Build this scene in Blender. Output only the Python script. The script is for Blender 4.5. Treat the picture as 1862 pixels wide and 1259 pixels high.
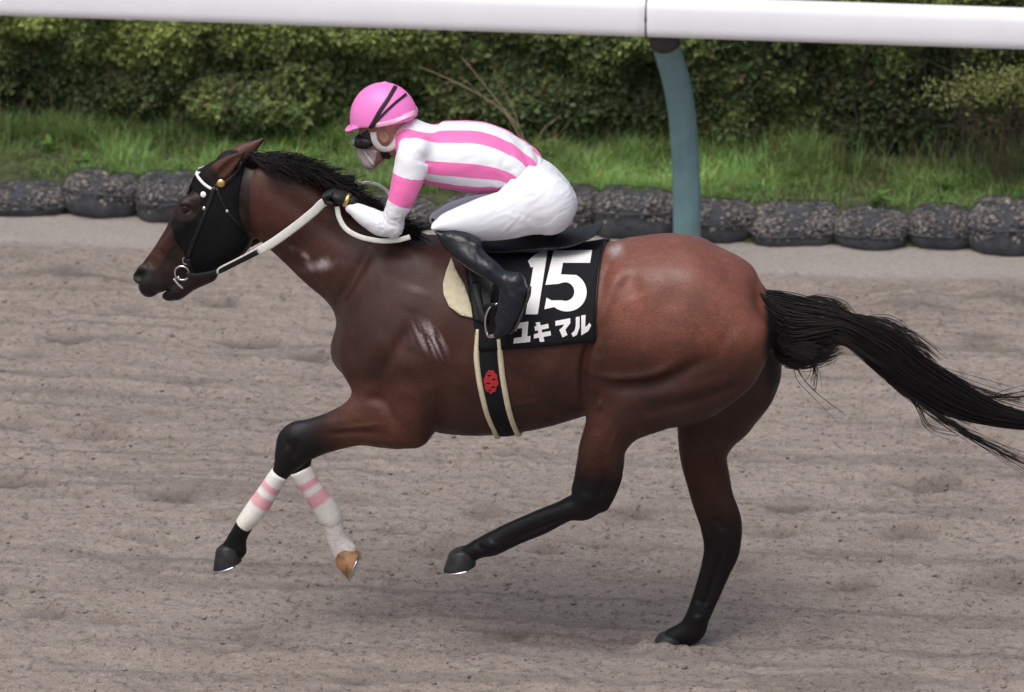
import bpy, bmesh, math, random
import numpy as np
from mathutils import Vector, Matrix
from mathutils.bvhtree import BVHTree
import mathutils.geometry as mgeo

for o in list(bpy.data.objects):
    bpy.data.objects.remove(o)
scene = bpy.context.scene
COL = scene.collection
R = math.radians
random.seed(7)
RNG = np.random.default_rng(11)

# ------------------------------------------------------------------ camera
YAW, PITCH, DIST, PPM = R(8.0), R(17.0), 20.0, 485.0
W0, H0 = 1862.0, 1259.0
FPX = PPM * DIST
FWD = np.array([-math.sin(YAW) * math.cos(PITCH), math.cos(YAW) * math.cos(PITCH), -math.sin(PITCH)])
RGT = np.array([math.cos(YAW), math.sin(YAW), 0.0])
UPV = np.cross(RGT, FWD)
AIM = np.array([0.0, 0.0, 1.205])
CAM = AIM - FWD * DIST

cam_data = bpy.data.cameras.new('camera')
cam = bpy.data.objects.new('camera', cam_data)
COL.objects.link(cam)
cam_data.sensor_width = 36.0
cam_data.lens = 36.0 * FPX / W0
cam_data.clip_start = 0.5
cam_data.clip_end = 2000.0
cam_data.dof.use_dof = True
cam_data.dof.focus_distance = DIST - 0.15
cam_data.dof.aperture_fstop = 4.0
cam.matrix_world = Matrix((
    (RGT[0], UPV[0], -FWD[0], CAM[0]),
    (RGT[1], UPV[1], -FWD[1], CAM[1]),
    (RGT[2], UPV[2], -FWD[2], CAM[2]),
    (0, 0, 0, 1)))
scene.camera = cam

# ------------------------------------------------------------------ light: overcast day
SUN_EL, SUN_AZ = R(64), R(200)
world = bpy.data.worlds.new('World')
scene.world = world
world.use_nodes = True
wn = world.node_tree.nodes
wl = world.node_tree.links
wn.clear()
w_out = wn.new('ShaderNodeOutputWorld')
w_bg = wn.new('ShaderNodeBackground')
w_hs = wn.new('ShaderNodeHueSaturation')
w_sky = wn.new('ShaderNodeTexSky')
w_sky.sky_type = 'NISHITA'
w_sky.sun_disc = False
w_sky.sun_elevation = SUN_EL
w_sky.sun_rotation = SUN_AZ
w_sky.air_density = 1.0
w_sky.dust_density = 6.0
w_sky.ozone_density = 1.0
w_hs.inputs['Saturation'].default_value = 0.72      # cloud cover greys the blue
wl.new(w_sky.outputs[0], w_hs.inputs['Color'])
wl.new(w_hs.outputs[0], w_bg.inputs['Color'])
wl.new(w_bg.outputs[0], w_out.inputs['Surface'])
w_bg.inputs['Strength'].default_value = 0.13

sun_data = bpy.data.lights.new('sun', 'SUN')
sun = bpy.data.objects.new('sun', sun_data)
COL.objects.link(sun)
sun_data.energy = 1.4
sun_data.angle = R(45)
sun_data.color = (1.0, 0.98, 0.96)
sd = Vector((math.sin(SUN_AZ) * math.cos(SUN_EL), math.cos(SUN_AZ) * math.cos(SUN_EL), math.sin(SUN_EL)))
sun.rotation_euler = sd.to_track_quat('Z', 'Y').to_euler()

scene.view_settings.view_transform = 'Standard'
scene.view_settings.look = 'None'
scene.view_settings.exposure = 0.08
scene.view_settings.gamma = 1.0
scene.view_settings.use_curve_mapping = False
scene.render.engine = 'CYCLES'
scene.cycles.max_bounces = 6

# ------------------------------------------------------------------ geometry helpers
def ray(px, py):
    d = FWD + RGT * ((px - W0 / 2) / FPX) + UPV * ((H0 / 2 - py) / FPX)
    return d / np.linalg.norm(d)

def U(px, py, y=0.0):
    """world point on the vertical plane Y=y (a lengthwise slice of the place)"""
    d = ray(px, py)
    return CAM + d * ((y - CAM[1]) / d[1])

def G(px, py, z=0.0):
    """world point on the level plane Z=z"""
    d = ray(px, py)
    return CAM + d * ((z - CAM[2]) / d[2])

def proj(P):
    P = np.atleast_2d(P) - CAM
    dep = P @ FWD
    return np.stack([W0 / 2 + FPX * (P @ RGT) / dep, H0 / 2 - FPX * (P @ UPV) / dep], 1)

def sstep(a, b, x):
    t = np.clip((x - a) / (b - a), 0, 1)
    return t * t * (3 - 2 * t)

def _hash(ix, iy, iz, seed):
    n = (ix.astype(np.int64) * 374761393 + iy.astype(np.int64) * 668265263 + iz.astype(np.int64) * 1274126177 + seed * 974634777) & 0x7fffffff
    n = ((n ^ (n >> 13)) * 1103515245) & 0x7fffffff
    n = ((n ^ (n >> 16)) * 1013904223 + 12345) & 0x7fffffff
    return (n & 0xffffff).astype(np.float64) / 0xffffff

def noise3(x, y, z, seed=0):
    x, y, z = np.broadcast_arrays(np.asarray(x, float), np.asarray(y, float), np.asarray(z, float))
    fx, fy, fz = np.floor(x), np.floor(y), np.floor(z)
    tx, ty, tz = x - fx, y - fy, z - fz
    tx, ty, tz = tx * tx * (3 - 2 * tx), ty * ty * (3 - 2 * ty), tz * tz * (3 - 2 * tz)
    r = 0
    for i in (0, 1):
        wx = tx if i else 1 - tx
        for j in (0, 1):
            wy = ty if j else 1 - ty
            for k in (0, 1):
                wz = tz if k else 1 - tz
                r = r + wx * wy * wz * _hash(fx + i, fy + j, fz + k, seed)
    return r * 2 - 1

def fbm(x, y, z, octv=4, seed=0, gain=0.5):
    r, a, f = 0, 1.0, 1.0
    for o in range(octv):
        r = r + a * noise3(np.asarray(x) * f, np.asarray(y) * f, np.asarray(z) * f, seed + o * 17)
        a *= gain
        f *= 2.03
    return r

def mesh_np(name, V, faces, mat=None, parent=None, smooth=True, attrs=None, link=True):
    """faces: list of (n,k) int arrays or list of tuples"""
    me = bpy.data.meshes.new(name)
    V = np.asarray(V, dtype=np.float32)
    if isinstance(faces, np.ndarray):
        faces = [faces]
    if len(faces) and isinstance(faces[0], np.ndarray):
        faces = [f for f in faces if len(f)]
        loops = np.concatenate([f.ravel() for f in faces]).astype(np.int32)
        tot = np.concatenate([np.full(len(f), f.shape[1]) for f in faces]).astype(np.int32)
    else:
        loops = np.array([i for f in faces for i in f], dtype=np.int32)
        tot = np.array([len(f) for f in faces], dtype=np.int32)
    start = np.concatenate([[0], np.cumsum(tot)[:-1]]).astype(np.int32)
    me.vertices.add(len(V))
    me.vertices.foreach_set('co', V.ravel())
    me.loops.add(len(loops))
    me.loops.foreach_set('vertex_index', loops)
    me.polygons.add(len(tot))
    me.polygons.foreach_set('loop_start', start)
    me.polygons.foreach_set('loop_total', tot)
    me.polygons.foreach_set('use_smooth', np.full(len(tot), smooth, dtype=bool))
    me.update(calc_edges=True)
    me.validate()
    for k, a in (attrs or {}).items():
        a = np.asarray(a, dtype=np.float32)
        if a.ndim == 1:
            at = me.attributes.new(k, 'FLOAT', 'POINT')
            at.data.foreach_set('value', a)
        else:
            if a.shape[1] == 3:
                a = np.concatenate([a, np.ones((len(a), 1), np.float32)], 1)
            at = me.attributes.new(k, 'FLOAT_COLOR', 'POINT')
            at.data.foreach_set('color', a.ravel())
    if mat is not None:
        me.materials.append(mat)
    ob = bpy.data.objects.new(name, me)
    if link:
        COL.objects.link(ob)
    if parent is not None:
        attach(ob, parent)
    return ob

def attach(ob, parent):
    ob.parent = parent
    if parent.parent is None:            # parts of parts already sit at the origin of the place
        ob.matrix_parent_inverse = Matrix.Translation(-Vector(parent.location))

def empty(name, loc=(0, 0, 0), label=None, cat=None, group=None):
    e = bpy.data.objects.new(name, None)
    COL.objects.link(e)
    e.location = tuple(loc)
    e.empty_display_size = 0.1
    tag(e, label, cat, group)
    return e

def tag(o, label=None, cat=None, group=None, kind=None):
    if label: o['label'] = label
    if cat: o['category'] = cat
    if group: o['group'] = group
    if kind: o['kind'] = kind
    return o

def catmull(P, n=6):
    P = np.asarray(P, float)
    if len(P) < 3:
        t = np.linspace(0, 1, n + 1)[:, None]
        return P[0] * (1 - t) + P[-1] * t
    Q = np.vstack([2 * P[0] - P[1], P, 2 * P[-1] - P[-2]])
    out = []
    for i in range(1, len(Q) - 2):
        p0, p1, p2, p3 = Q[i - 1], Q[i], Q[i + 1], Q[i + 2]
        for t in np.arange(n) / n:
            out.append(0.5 * ((2 * p1) + (-p0 + p2) * t + (2 * p0 - 5 * p1 + 4 * p2 - p3) * t * t + (-p0 + 3 * p1 - 3 * p2 + p3) * t ** 3))
    out.append(P[-1])
    return np.array(out)

class MB:
    """collects simple shapes for ONE mesh"""
    def __init__(s):
        s.v, s.f, s.n = [], [], 0
        s.c = []
    def add(s, V, F, col=None):
        V = np.asarray(V, float)
        s.v.append(V)
        s.f += [tuple(i + s.n for i in f) for f in F]
        s.n += len(V)
        if col is not None:
            s.c.append(np.tile(np.asarray(col, float), (len(V), 1)))
        return s
    def tube(s, pts, rad, sides=8, caps=True, flat=None, up=None, col=None):
        """tube along pts; rad scalar or list; flat=(a,b) multiplies radius along normal / binormal"""
        pts = np.asarray(pts, float)
        n = len(pts)
        rad = np.broadcast_to(np.asarray(rad, float), (n,)) if np.ndim(rad) <= 1 else rad
        T = np.gradient(pts, axis=0)
        T /= np.linalg.norm(T, axis=1)[:, None] + 1e-12
        ref = np.array(up if up is not None else (0.0, 1.0, 0.0), float)
        if up is None and abs(T[0] @ ref) > 0.9:
            ref = np.array((1.0, 0, 0))
        N = ref - T * (T @ ref)[:, None]
        N /= np.linalg.norm(N, axis=1)[:, None] + 1e-12
        B = np.cross(T, N)
        a, b = flat if flat else (1, 1)
        ang = np.arange(sides) * 2 * math.pi / sides
        V = (pts[:, None, :] + rad[:, None, None] * (a * np.cos(ang)[None, :, None] * N[:, None, :] + b * np.sin(ang)[None, :, None] * B[:, None, :])).reshape(-1, 3)
        F = []
        for i in range(n - 1):
            for j in range(sides):
                k = (j + 1) % sides
                F.append((i * sides + j, i * sides + k, (i + 1) * sides + k, (i + 1) * sides + j))
        if caps:
            F.append(tuple(range(sides - 1, -1, -1)))
            F.append(tuple((n - 1) * sides + j for j in range(sides)))
        return s.add(V, F, col)
    def ribbon(s, pts, nrm, width, thick, lift=0.0, col=None):
        """strap lying on a surface: pts with outward normals"""
        pts, nrm = np.asarray(pts, float), np.asarray(nrm, float)
        n = len(pts)
        width = np.broadcast_to(np.asarray(width, float), (n,))
        T = np.gradient(pts, axis=0)
        T /= np.linalg.norm(T, axis=1)[:, None] + 1e-12
        nrm = nrm - T * (T * nrm).sum(1)[:, None]
        nrm /= np.linalg.norm(nrm, axis=1)[:, None] + 1e-12
        B = np.cross(T, nrm)
        prof = [(-.5, 0), (-.5, .6), (-.35, 1), (.35, 1), (.5, .6), (.5, 0)]
        V = np.stack([pts + B * (width * u)[:, None] + nrm * (lift + thick * w) for u, w in prof], 1).reshape(-1, 3)
        m = len(prof)
        F = []
        for i in range(n - 1):
            for j in range(m):
                k = (j + 1) % m
                F.append((i * m + j, (i + 1) * m + j, (i + 1) * m + k, i * m + k))
        F.append(tuple(range(m)))
        F.append(tuple((n - 1) * m + j for j in range(m - 1, -1, -1)))
        return s.add(V, F, col)
    def ring(s, c, r, t, axis, sides=20, ts=6, arc=(0, 2 * math.pi), sx=1.0, col=None):
        axis = Vector(axis).normalized()
        a = axis.orthogonal().normalized()
        b = axis.cross(a)
        full = arc[1] - arc[0] > 6.28
        aa = np.linspace(arc[0], arc[1], sides + 1)
        pts = np.array([np.array(c) + r * (math.cos(x) * sx * np.array(a) + math.sin(x) * np.array(b)) for x in aa])
        return s.tube(pts, t, ts, caps=not full, up=tuple(axis), col=col)
    def ball(s, c, r, nu=12, nv=8, M=None, col=None):
        r = np.broadcast_to(np.asarray(r, float), (3,))
        V = [(0, 0, 1)]
        for i in range(1, nv):
            th = math.pi * i / nv
            for j in range(nu):
                ph = 2 * math.pi * j / nu
                V.append((math.sin(th) * math.cos(ph), math.sin(th) * math.sin(ph), math.cos(th)))
        V.append((0, 0, -1))
        V = np.array(V) * r
        if M is not None:
            V = V @ np.asarray(M).T
        V = V + np.asarray(c)
        F = [(0, 1 + j, 1 + (j + 1) % nu) for j in range(nu)]
        for i in range(nv - 2):
            for j in range(nu):
                a, b = 1 + i * nu + j, 1 + i * nu + (j + 1) % nu
                F.append((a, a + nu, b + nu, b))
        L = 1 + (nv - 2) * nu
        F += [(L + j, len(V) - 1, L + (j + 1) % nu) for j in range(nu)]
        return s.add(V, F, col)
    def build(s, name, mat, parent=None, smooth=True, attr=None):
        at = None
        if s.c:
            at = {'tint': np.concatenate(s.c)}
        return mesh_np(name, np.concatenate(s.v), s.f, mat, parent, smooth, at)

# ------------------------------------------------------------------ material helpers
MATS = {}
def mat(name, col=(0.5, 0.5, 0.5), rough=0.6, metal=0.0, attr=None, noise=0.0, nscale=20.0, bump=0.0, bscale=60.0, bdist=0.002,
        spec=0.5, sheen=0.0, coat=0.0, stretch=None, detail=6.0):
    """one procedural principled material; colour from a value or a surface attribute, mottled and bumped by noise"""
    if name in MATS:
        return MATS[name]
    m = bpy.data.materials.new(name)
    m.use_nodes = True
    nt = m.node_tree
    N, L = nt.nodes, nt.links
    b = N['Principled BSDF']
    b.inputs['Roughness'].default_value = rough
    b.inputs['Metallic'].default_value = metal
    b.inputs['Specular IOR Level'].default_value = spec
    b.inputs['Sheen Weight'].default_value = sheen
    b.inputs['Coat Weight'].default_value = coat
    tc = N.new('ShaderNodeTexCoord')
    src = tc.outputs['Object']
    if stretch:
        mp = N.new('ShaderNodeMapping')
        mp.inputs['Scale'].default_value = stretch
        L.new(src, mp.inputs['Vector'])
        src = mp.outputs[0]
    if attr:
        a = N.new('ShaderNodeAttribute')
        a.attribute_name = attr
        c_out = a.outputs['Color']
    else:
        c = N.new('ShaderNodeRGB')
        c.outputs[0].default_value = (*col, 1)
        c_out = c.outputs[0]
    if noise:
        nz = N.new('ShaderNodeTexNoise')
        nz.inputs['Scale'].default_value = nscale
        nz.inputs['Detail'].default_value = detail
        L.new(src, nz.inputs['Vector'])
        mr = N.new('ShaderNodeMapRange')
        mr.inputs['From Min'].default_value = 0.25
        mr.inputs['From Max'].default_value = 0.75
        mr.inputs['To Min'].default_value = 1 - noise
        mr.inputs['To Max'].default_value = 1 + noise
        L.new(nz.outputs['Fac'], mr.inputs['Value'])
        mx = N.new('ShaderNodeVectorMath')
        mx.operation = 'SCALE'
        L.new(c_out, mx.inputs[0])
        L.new(mr.outputs[0], mx.inputs['Scale'])
        c_out = mx.outputs[0]
    L.new(c_out, b.inputs['Base Color'])
    if bump:
        nb = N.new('ShaderNodeTexNoise')
        nb.inputs['Scale'].default_value = bscale
        nb.inputs['Detail'].default_value = 5.0
        L.new(src, nb.inputs['Vector'])
        bp = N.new('ShaderNodeBump')
        bp.inputs['Strength'].default_value = bump
        bp.inputs['Distance'].default_value = bdist
        L.new(nb.outputs['Fac'], bp.inputs['Height'])
        L.new(bp.outputs[0], b.inputs['Normal'])
    MATS[name] = m
    return m

# ------------------------------------------------------------------ solid modelling: blended volumes turned into one skin
TP, TY = math.tan(PITCH), math.tan(YAW)
class Chain:
    """limb or trunk: stations of in-plane half thickness a, sideways half width b, sideways centre y, along a curve in XZ"""
    def __init__(s, P, A, B, Y, n=5):
        M = catmull(np.column_stack([P, A, B, Y]), n)
        s.P, s.A, s.B, s.Y = M[:, :2], np.maximum(M[:, 2], .004), np.maximum(M[:, 3], .004), M[:, 4]
    @staticmethod
    def edges(st, n=5):
        """stations (x1,y1,x2,y2,b,yc): both outline points in picture coordinates on the slice Y=yc"""
        C, E, b, yc = [], [], [], []
        for x1, y1, x2, y2, bb, y in st:
            p, q = U(x1, y1, y), U(x2, y2, y)
            C.append(((p + q) / 2)[[0, 2]])
            E.append(((p - q) / 2)[[0, 2]])
            b.append(bb)
            yc.append(y)
        C, E = np.array(C), np.array(E)
        T = np.gradient(C, axis=0)
        T /= np.linalg.norm(T, axis=1)[:, None] + 1e-9
        Nn = np.stack([-T[:, 1], T[:, 0]], 1)
        a = np.abs((E * Nn).sum(1))
        b = np.array(b)
        corr = b ** 2 * (TP ** 2 * Nn[:, 1] ** 2 + TY ** 2 * Nn[:, 0] ** 2)
        a = np.sqrt(np.maximum(a * a - corr, (0.55 * a) ** 2))
        return Chain(C, a, b, np.array(yc), n)
    @staticmethod
    def mid(st, n=5):
        """stations (x,y,half thickness in px,b,yc)"""
        P = np.array([U(x, y, yc)[[0, 2]] for x, y, a, b, yc in st])
        return Chain(P, np.array([t[2] / PPM for t in st]), np.array([t[3] for t in st]), np.array([t[4] for t in st]), n)
    def flat(s, X, Z):
        """2-D part: distance to the axis and the interpolated a, b, yc, t"""
        best = np.full(X.shape, 1e9)
        t_b = np.zeros(X.shape)
        for i in range(len(s.P) - 1):
            p, d = s.P[i], s.P[i + 1] - s.P[i]
            L = d @ d + 1e-12
            t = np.clip(((X - p[0]) * d[0] + (Z - p[1]) * d[1]) / L, 0, 1)
            D = (X - p[0] - t * d[0]) ** 2 + (Z - p[1] - t * d[1]) ** 2
            m = D < best
            best[m] = D[m]
            t_b[m] = i + t[m]
        k = np.arange(len(s.P))
        return np.sqrt(best), np.interp(t_b, k, s.A), np.interp(t_b, k, s.B), np.interp(t_b, k, s.Y), t_b / (len(s.P) - 1)
    def bounds(s, m):
        r = s.A.max() + m
        b = (s.B + np.abs(s.Y)).max()
        return ((s.P[:, 0] - s.A).min() - m, (s.Y - s.B).min() - m, (s.P[:, 1] - s.A).min() - m,
                (s.P[:, 0] + s.A).max() + m, (s.Y + s.B).max() + m, (s.P[:, 1] + s.A).max() + m)
    def value(s, X, Y, Z, pw=2.0):
        d, a, b, yc, t = s.flat(X, Z)
        u = (d / a)[:, None, :]
        a3, b3 = a[:, None, :], b[:, None, :]
        v = (Y[None, :, None] - yc[:, None, :]) / b3
        if pw == 2.0:
            k0 = np.sqrt(u * u + v * v)
        else:
            k0 = (np.abs(u) ** pw + np.abs(v) ** pw) ** (1 / pw)
        k1 = np.sqrt((u / a3) ** 2 + (v / b3) ** 2) + 1e-9
        k2 = np.sqrt(u * u + v * v)
        return k0 * (k0 - 1) / (k1 * np.maximum(k0 / (k2 + 1e-9), .5) + 1e-9)

def chain_at(ch, V):
    """value, t and angle round the axis for points"""
    X, Z = V[:, 0], V[:, 2]
    d, a, b, yc, t = ch.flat(X, Z)
    k = np.arange(len(ch.P))
    cx, cz = np.interp(t * (len(k) - 1), k, ch.P[:, 0]), np.interp(t * (len(k) - 1), k, ch.P[:, 1])
    T = np.gradient(ch.P, axis=0)
    tx, tz = np.interp(t * (len(k) - 1), k, T[:, 0]), np.interp(t * (len(k) - 1), k, T[:, 1])
    sd = np.sign(tx * (Z - cz) - tz * (X - cx)) * d
    ang = np.arctan2((V[:, 1] - yc) / b, sd / a)
    return (np.sqrt((d / a) ** 2 + ((V[:, 1] - yc) / b) ** 2) - 1) * np.minimum(a, b), t, ang

def loft(ch, t0, t1, grow=0.0, n=24, sides=24, wob=0.0):
    """closed sleeve round a chain between two parameters; returns V, F, t of each vertex"""
    k = np.arange(len(ch.P))
    tt = np.linspace(t0, t1, n)
    f = tt * (len(k) - 1)
    P = np.stack([np.interp(f, k, ch.P[:, 0]), np.interp(f, k, ch.P[:, 1])], 1)
    T = np.gradient(P, axis=0); T /= np.linalg.norm(T, axis=1)[:, None]
    A, B, Y = np.interp(f, k, ch.A) + grow, np.interp(f, k, ch.B) + grow, np.interp(f, k, ch.Y)
    V, tv = [], []
    for i in range(n):
        for j in range(sides):
            a = 2 * math.pi * j / sides
            w = 1 + wob * (math.sin(tt[i] * 55 + a) + .5 * math.sin(tt[i] * 131 + 2 * a))
            e = .93 if i in (0, n - 1) else 1
            V.append((P[i, 0] - T[i, 1] * A[i] * math.cos(a) * w * e, Y[i] + B[i] * math.sin(a) * w * e, P[i, 1] + T[i, 0] * A[i] * math.cos(a) * w * e))
            tv.append((tt[i] - t0) / (t1 - t0))
    F = [(i * sides + j, i * sides + (j + 1) % sides, (i + 1) * sides + (j + 1) % sides, (i + 1) * sides + j) for i in range(n - 1) for j in range(sides)]
    F += [tuple(range(sides - 1, -1, -1)), tuple((n - 1) * sides + j for j in range(sides))]
    return np.array(V), F, np.array(tv)

class Caps:
    """round cone between two points in space"""
    def __init__(s, p, q, r1, r2):
        s.p, s.q, s.r1, s.r2 = np.array(p, float), np.array(q, float), r1, r2
    def bounds(s, m):
        r = max(s.r1, s.r2) + m
        lo, hi = np.minimum(s.p, s.q) - r, np.maximum(s.p, s.q) + r
        return (*lo, *hi)
    def value(s, X, Y, Z, pw=2.0):
        d = s.q - s.p
        L = d @ d + 1e-12
        x, y, z = (X - s.p[0])[:, None, :], (Y - s.p[1])[None, :, None], (Z - s.p[2])[:, None, :]
        t = np.clip((x * d[0] + y * d[1] + z * d[2]) / L, 0, 1)
        return np.sqrt((x - t * d[0]) ** 2 + (y - t * d[1]) ** 2 + (z - t * d[2]) ** 2) - (s.r1 + (s.r2 - s.r1) * t)

class Elli:
    """ellipsoid with its own axes (rows of M)"""
    def __init__(s, c, r, M=None):
        s.c, s.r = np.array(c, float), np.array(r, float)
        s.M = np.eye(3) if M is None else np.array(M)
    def bounds(s, m):
        r = s.r.max() + m
        return (*(s.c - r), *(s.c + r))
    def value(s, X, Y, Z, pw=2.0):
        x, y, z = (X - s.c[0])[:, None, :], (Y - s.c[1])[None, :, None], (Z - s.c[2])[:, None, :]
        q = [s.M[i, 0] * x + s.M[i, 1] * y + s.M[i, 2] * z for i in range(3)]
        k0 = np.sqrt(sum((q[i] / s.r[i]) ** 2 for i in range(3)))
        k1 = np.sqrt(sum((q[i] / s.r[i] ** 2) ** 2 for i in range(3))) + 1e-9
        return k0 * (k0 - 1) / k1

class Field:
    def __init__(s, lo, hi, h):
        s.lo, s.h = np.array(lo, float), h
        n = np.ceil((np.array(hi) - lo) / h).astype(int) + 1
        s.F = np.full(n, 0.5, dtype=np.float32)
        s.ax = [lo[i] + np.arange(n[i]) * h for i in range(3)]
    def _box(s, prim, m):
        b = prim.bounds(m)
        i0 = [max(0, int((b[i] - s.lo[i]) / s.h)) for i in range(3)]
        i1 = [min(s.F.shape[i], int((b[i + 3] - s.lo[i]) / s.h) + 2) for i in range(3)]
        return tuple(slice(a, max(a, c)) for a, c in zip(i0, i1))
    def _val(s, prim, sl, pw):
        X, Z = np.meshgrid(s.ax[0][sl[0]], s.ax[2][sl[2]], indexing='ij')
        return prim.value(X, s.ax[1][sl[1]], Z, pw).astype(np.float32)
    def add(s, prim, k=0.03, pw=2.0, grow=0.0):
        sl = s._box(prim, 0.03 + k + grow)
        if any(q.stop <= q.start for q in sl):
            return s
        b = s._val(prim, sl, pw) - grow
        a = s.F[sl]
        if k > 0:
            h = np.maximum(k - np.abs(a - b), 0) / k
            s.F[sl] = np.minimum(a, b) - h * h * k * 0.25
        else:
            s.F[sl] = np.minimum(a, b)
        return s
    def cut(s, prim, k=0.02, pw=2.0):
        sl = s._box(prim, 0.03 + k)
        if any(q.stop <= q.start for q in sl):
            return s
        b = -s._val(prim, sl, pw)
        a = s.F[sl]
        h = np.maximum(k - np.abs(a - b), 0) / k
        s.F[sl] = np.maximum(a, b) + h * h * k * 0.25
        return s
    def clip(s, p, n, k=.004):
        """keep the side of the plane the normal points away from"""
        n = np.array(n, float) / np.linalg.norm(n)
        d = ((s.ax[0] - p[0]) * n[0])[:, None, None] + ((s.ax[1] - p[1]) * n[1])[None, :, None] + ((s.ax[2] - p[2]) * n[2])[None, None, :]
        h = np.maximum(k - np.abs(s.F - d), 0) / k
        s.F = (np.maximum(s.F, d) + h * h * k * .25).astype(np.float32)
        return s
    def skin(s, smooth=2):
        """naive surface nets"""
        F = s.F
        S = F < 0
        nx, ny, nz = F.shape
        cnt = np.zeros((nx - 1, ny - 1, nz - 1), np.int8)
        for i in (0, 1):
            for j in (0, 1):
                for k in (0, 1):
                    cnt += S[i:nx - 1 + i, j:ny - 1 + j, k:nz - 1 + k]
        act = (cnt > 0) & (cnt < 8)
        ci, cj, ck = np.nonzero(act)
        idx = np.full(act.shape, -1, np.int32)
        idx[ci, cj, ck] = np.arange(len(ci))
        corners = [(i, j, k) for i in (0, 1) for j in (0, 1) for k in (0, 1)]
        val = {c: F[ci + c[0], cj + c[1], ck + c[2]].astype(np.float64) for c in corners}
        acc = np.zeros((len(ci), 3))
        num = np.zeros(len(ci))
        for a in range(8):
            for ax in range(3):
                c0 = corners[a]
                if c0[ax] == 1:
                    continue
                c1 = list(c0); c1[ax] = 1; c1 = tuple(c1)
                v0, v1 = val[c0], val[c1]
                m = (v0 < 0) != (v1 < 0)
                t = v0[m] / (v0[m] - v1[m])
                p = np.tile(np.array(c0, float), (m.sum(), 1))
                p[:, ax] += t
                acc[m] += p
                num[m] += 1
        V = s.lo + s.h * (np.stack([ci, cj, ck], 1) + acc / num[:, None])
        quads = []
        for ax in range(3):
            o1, o2 = [(1, 2), (2, 0), (0, 1)][ax]
            sl0 = [slice(None)] * 3; sl1 = [slice(None)] * 3
            sl0[ax] = slice(0, -1); sl1[ax] = slice(1, None)
            e = S[tuple(sl0)] != S[tuple(sl1)]
            ins = S[tuple(sl0)]
            g = np.stack(np.nonzero(e), 1)
            g = g[(g[:, o1] > 0) & (g[:, o2] > 0) & (g[:, o1] < F.shape[o1] - 1) & (g[:, o2] < F.shape[o2] - 1)]
            flip = ins[g[:, 0], g[:, 1], g[:, 2]]
            q = []
            for d1, d2 in ((0, 0), (1, 0), (1, 1), (0, 1)):
                gg = g.copy()
                gg[:, o1] -= 1 - d1
                gg[:, o2] -= 1 - d2
                q.append(idx[gg[:, 0], gg[:, 1], gg[:, 2]])
            q = np.stack(q, 1)
            q[~flip] = q[~flip][:, ::-1]
            quads.append(q)
        Q = np.concatenate(quads)
        E = np.concatenate([Q[:, [0, 1]], Q[:, [1, 2]], Q[:, [2, 3]], Q[:, [3, 0]]])
        E = np.concatenate([E, E[:, ::-1]])
        deg = np.bincount(E[:, 0], minlength=len(V)).astype(float)
        for it in range(smooth):
            for lam in (0.55, -0.5):
                av = np.stack([np.bincount(E[:, 0], weights=V[E[:, 1], c], minlength=len(V)) for c in range(3)], 1) / deg[:, None]
                V = V + lam * (av - V)
        return V, Q

def vnormals(V, Q):
    n = np.cross(V[Q[:, 2]] - V[Q[:, 0]], V[Q[:, 3]] - V[Q[:, 1]])
    N = np.stack([np.bincount(Q.ravel(), weights=np.repeat(n[:, c], 4), minlength=len(V)) for c in range(3)], 1)
    return N / (np.linalg.norm(N, axis=1)[:, None] + 1e-12)

def relax(V, Q, w, iters):
    """even out a skin where the weight w is high"""
    E = np.concatenate([Q[:, [0, 1]], Q[:, [1, 2]], Q[:, [2, 3]], Q[:, [3, 0]]])
    E = np.concatenate([E, E[:, ::-1]])
    deg = np.bincount(E[:, 0], minlength=len(V)).astype(float)
    V0 = V
    for _ in range(iters):
        av = np.stack([np.bincount(E[:, 0], weights=V[E[:, 1], c], minlength=len(V)) for c in range(3)], 1) / deg[:, None]
        V = V + (.6 * w)[:, None] * (av - V)
    return V

def bvh_of(V, Q):
    return BVHTree.FromPolygons([tuple(v) for v in V], [tuple(int(i) for i in q) for q in Q])

def hit(bvh, px, py, fallback_y=0.0):
    """where the sight line through a picture point meets a surface"""
    d = ray(px, py)
    r = bvh.ray_cast(Vector(CAM), Vector(d), 60)
    if r[0] is None:
        p = U(px, py, fallback_y)
        q = bvh.find_nearest(Vector(p))
        return np.array(q[0]), np.array(q[1])
    n_ = np.array(r[1])
    return np.array(r[0]), (-n_ if n_ @ d > 0 else n_)

def lay(bvh, pts, n=6, fallback_y=-0.05):
    """picture polyline laid on a surface: points and normals"""
    P2 = catmull(np.array(pts, float), n)
    H = [hit(bvh, x, y, fallback_y) for x, y in P2]
    P, Nn = np.array([h[0] for h in H]), np.array([h[1] for h in H])
    for _ in range(2):
        Nn[1:-1] = (Nn[:-2] + 2 * Nn[1:-1] + Nn[2:]) / 4
    return P, Nn / (np.linalg.norm(Nn, axis=1)[:, None] + 1e-9)

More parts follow.
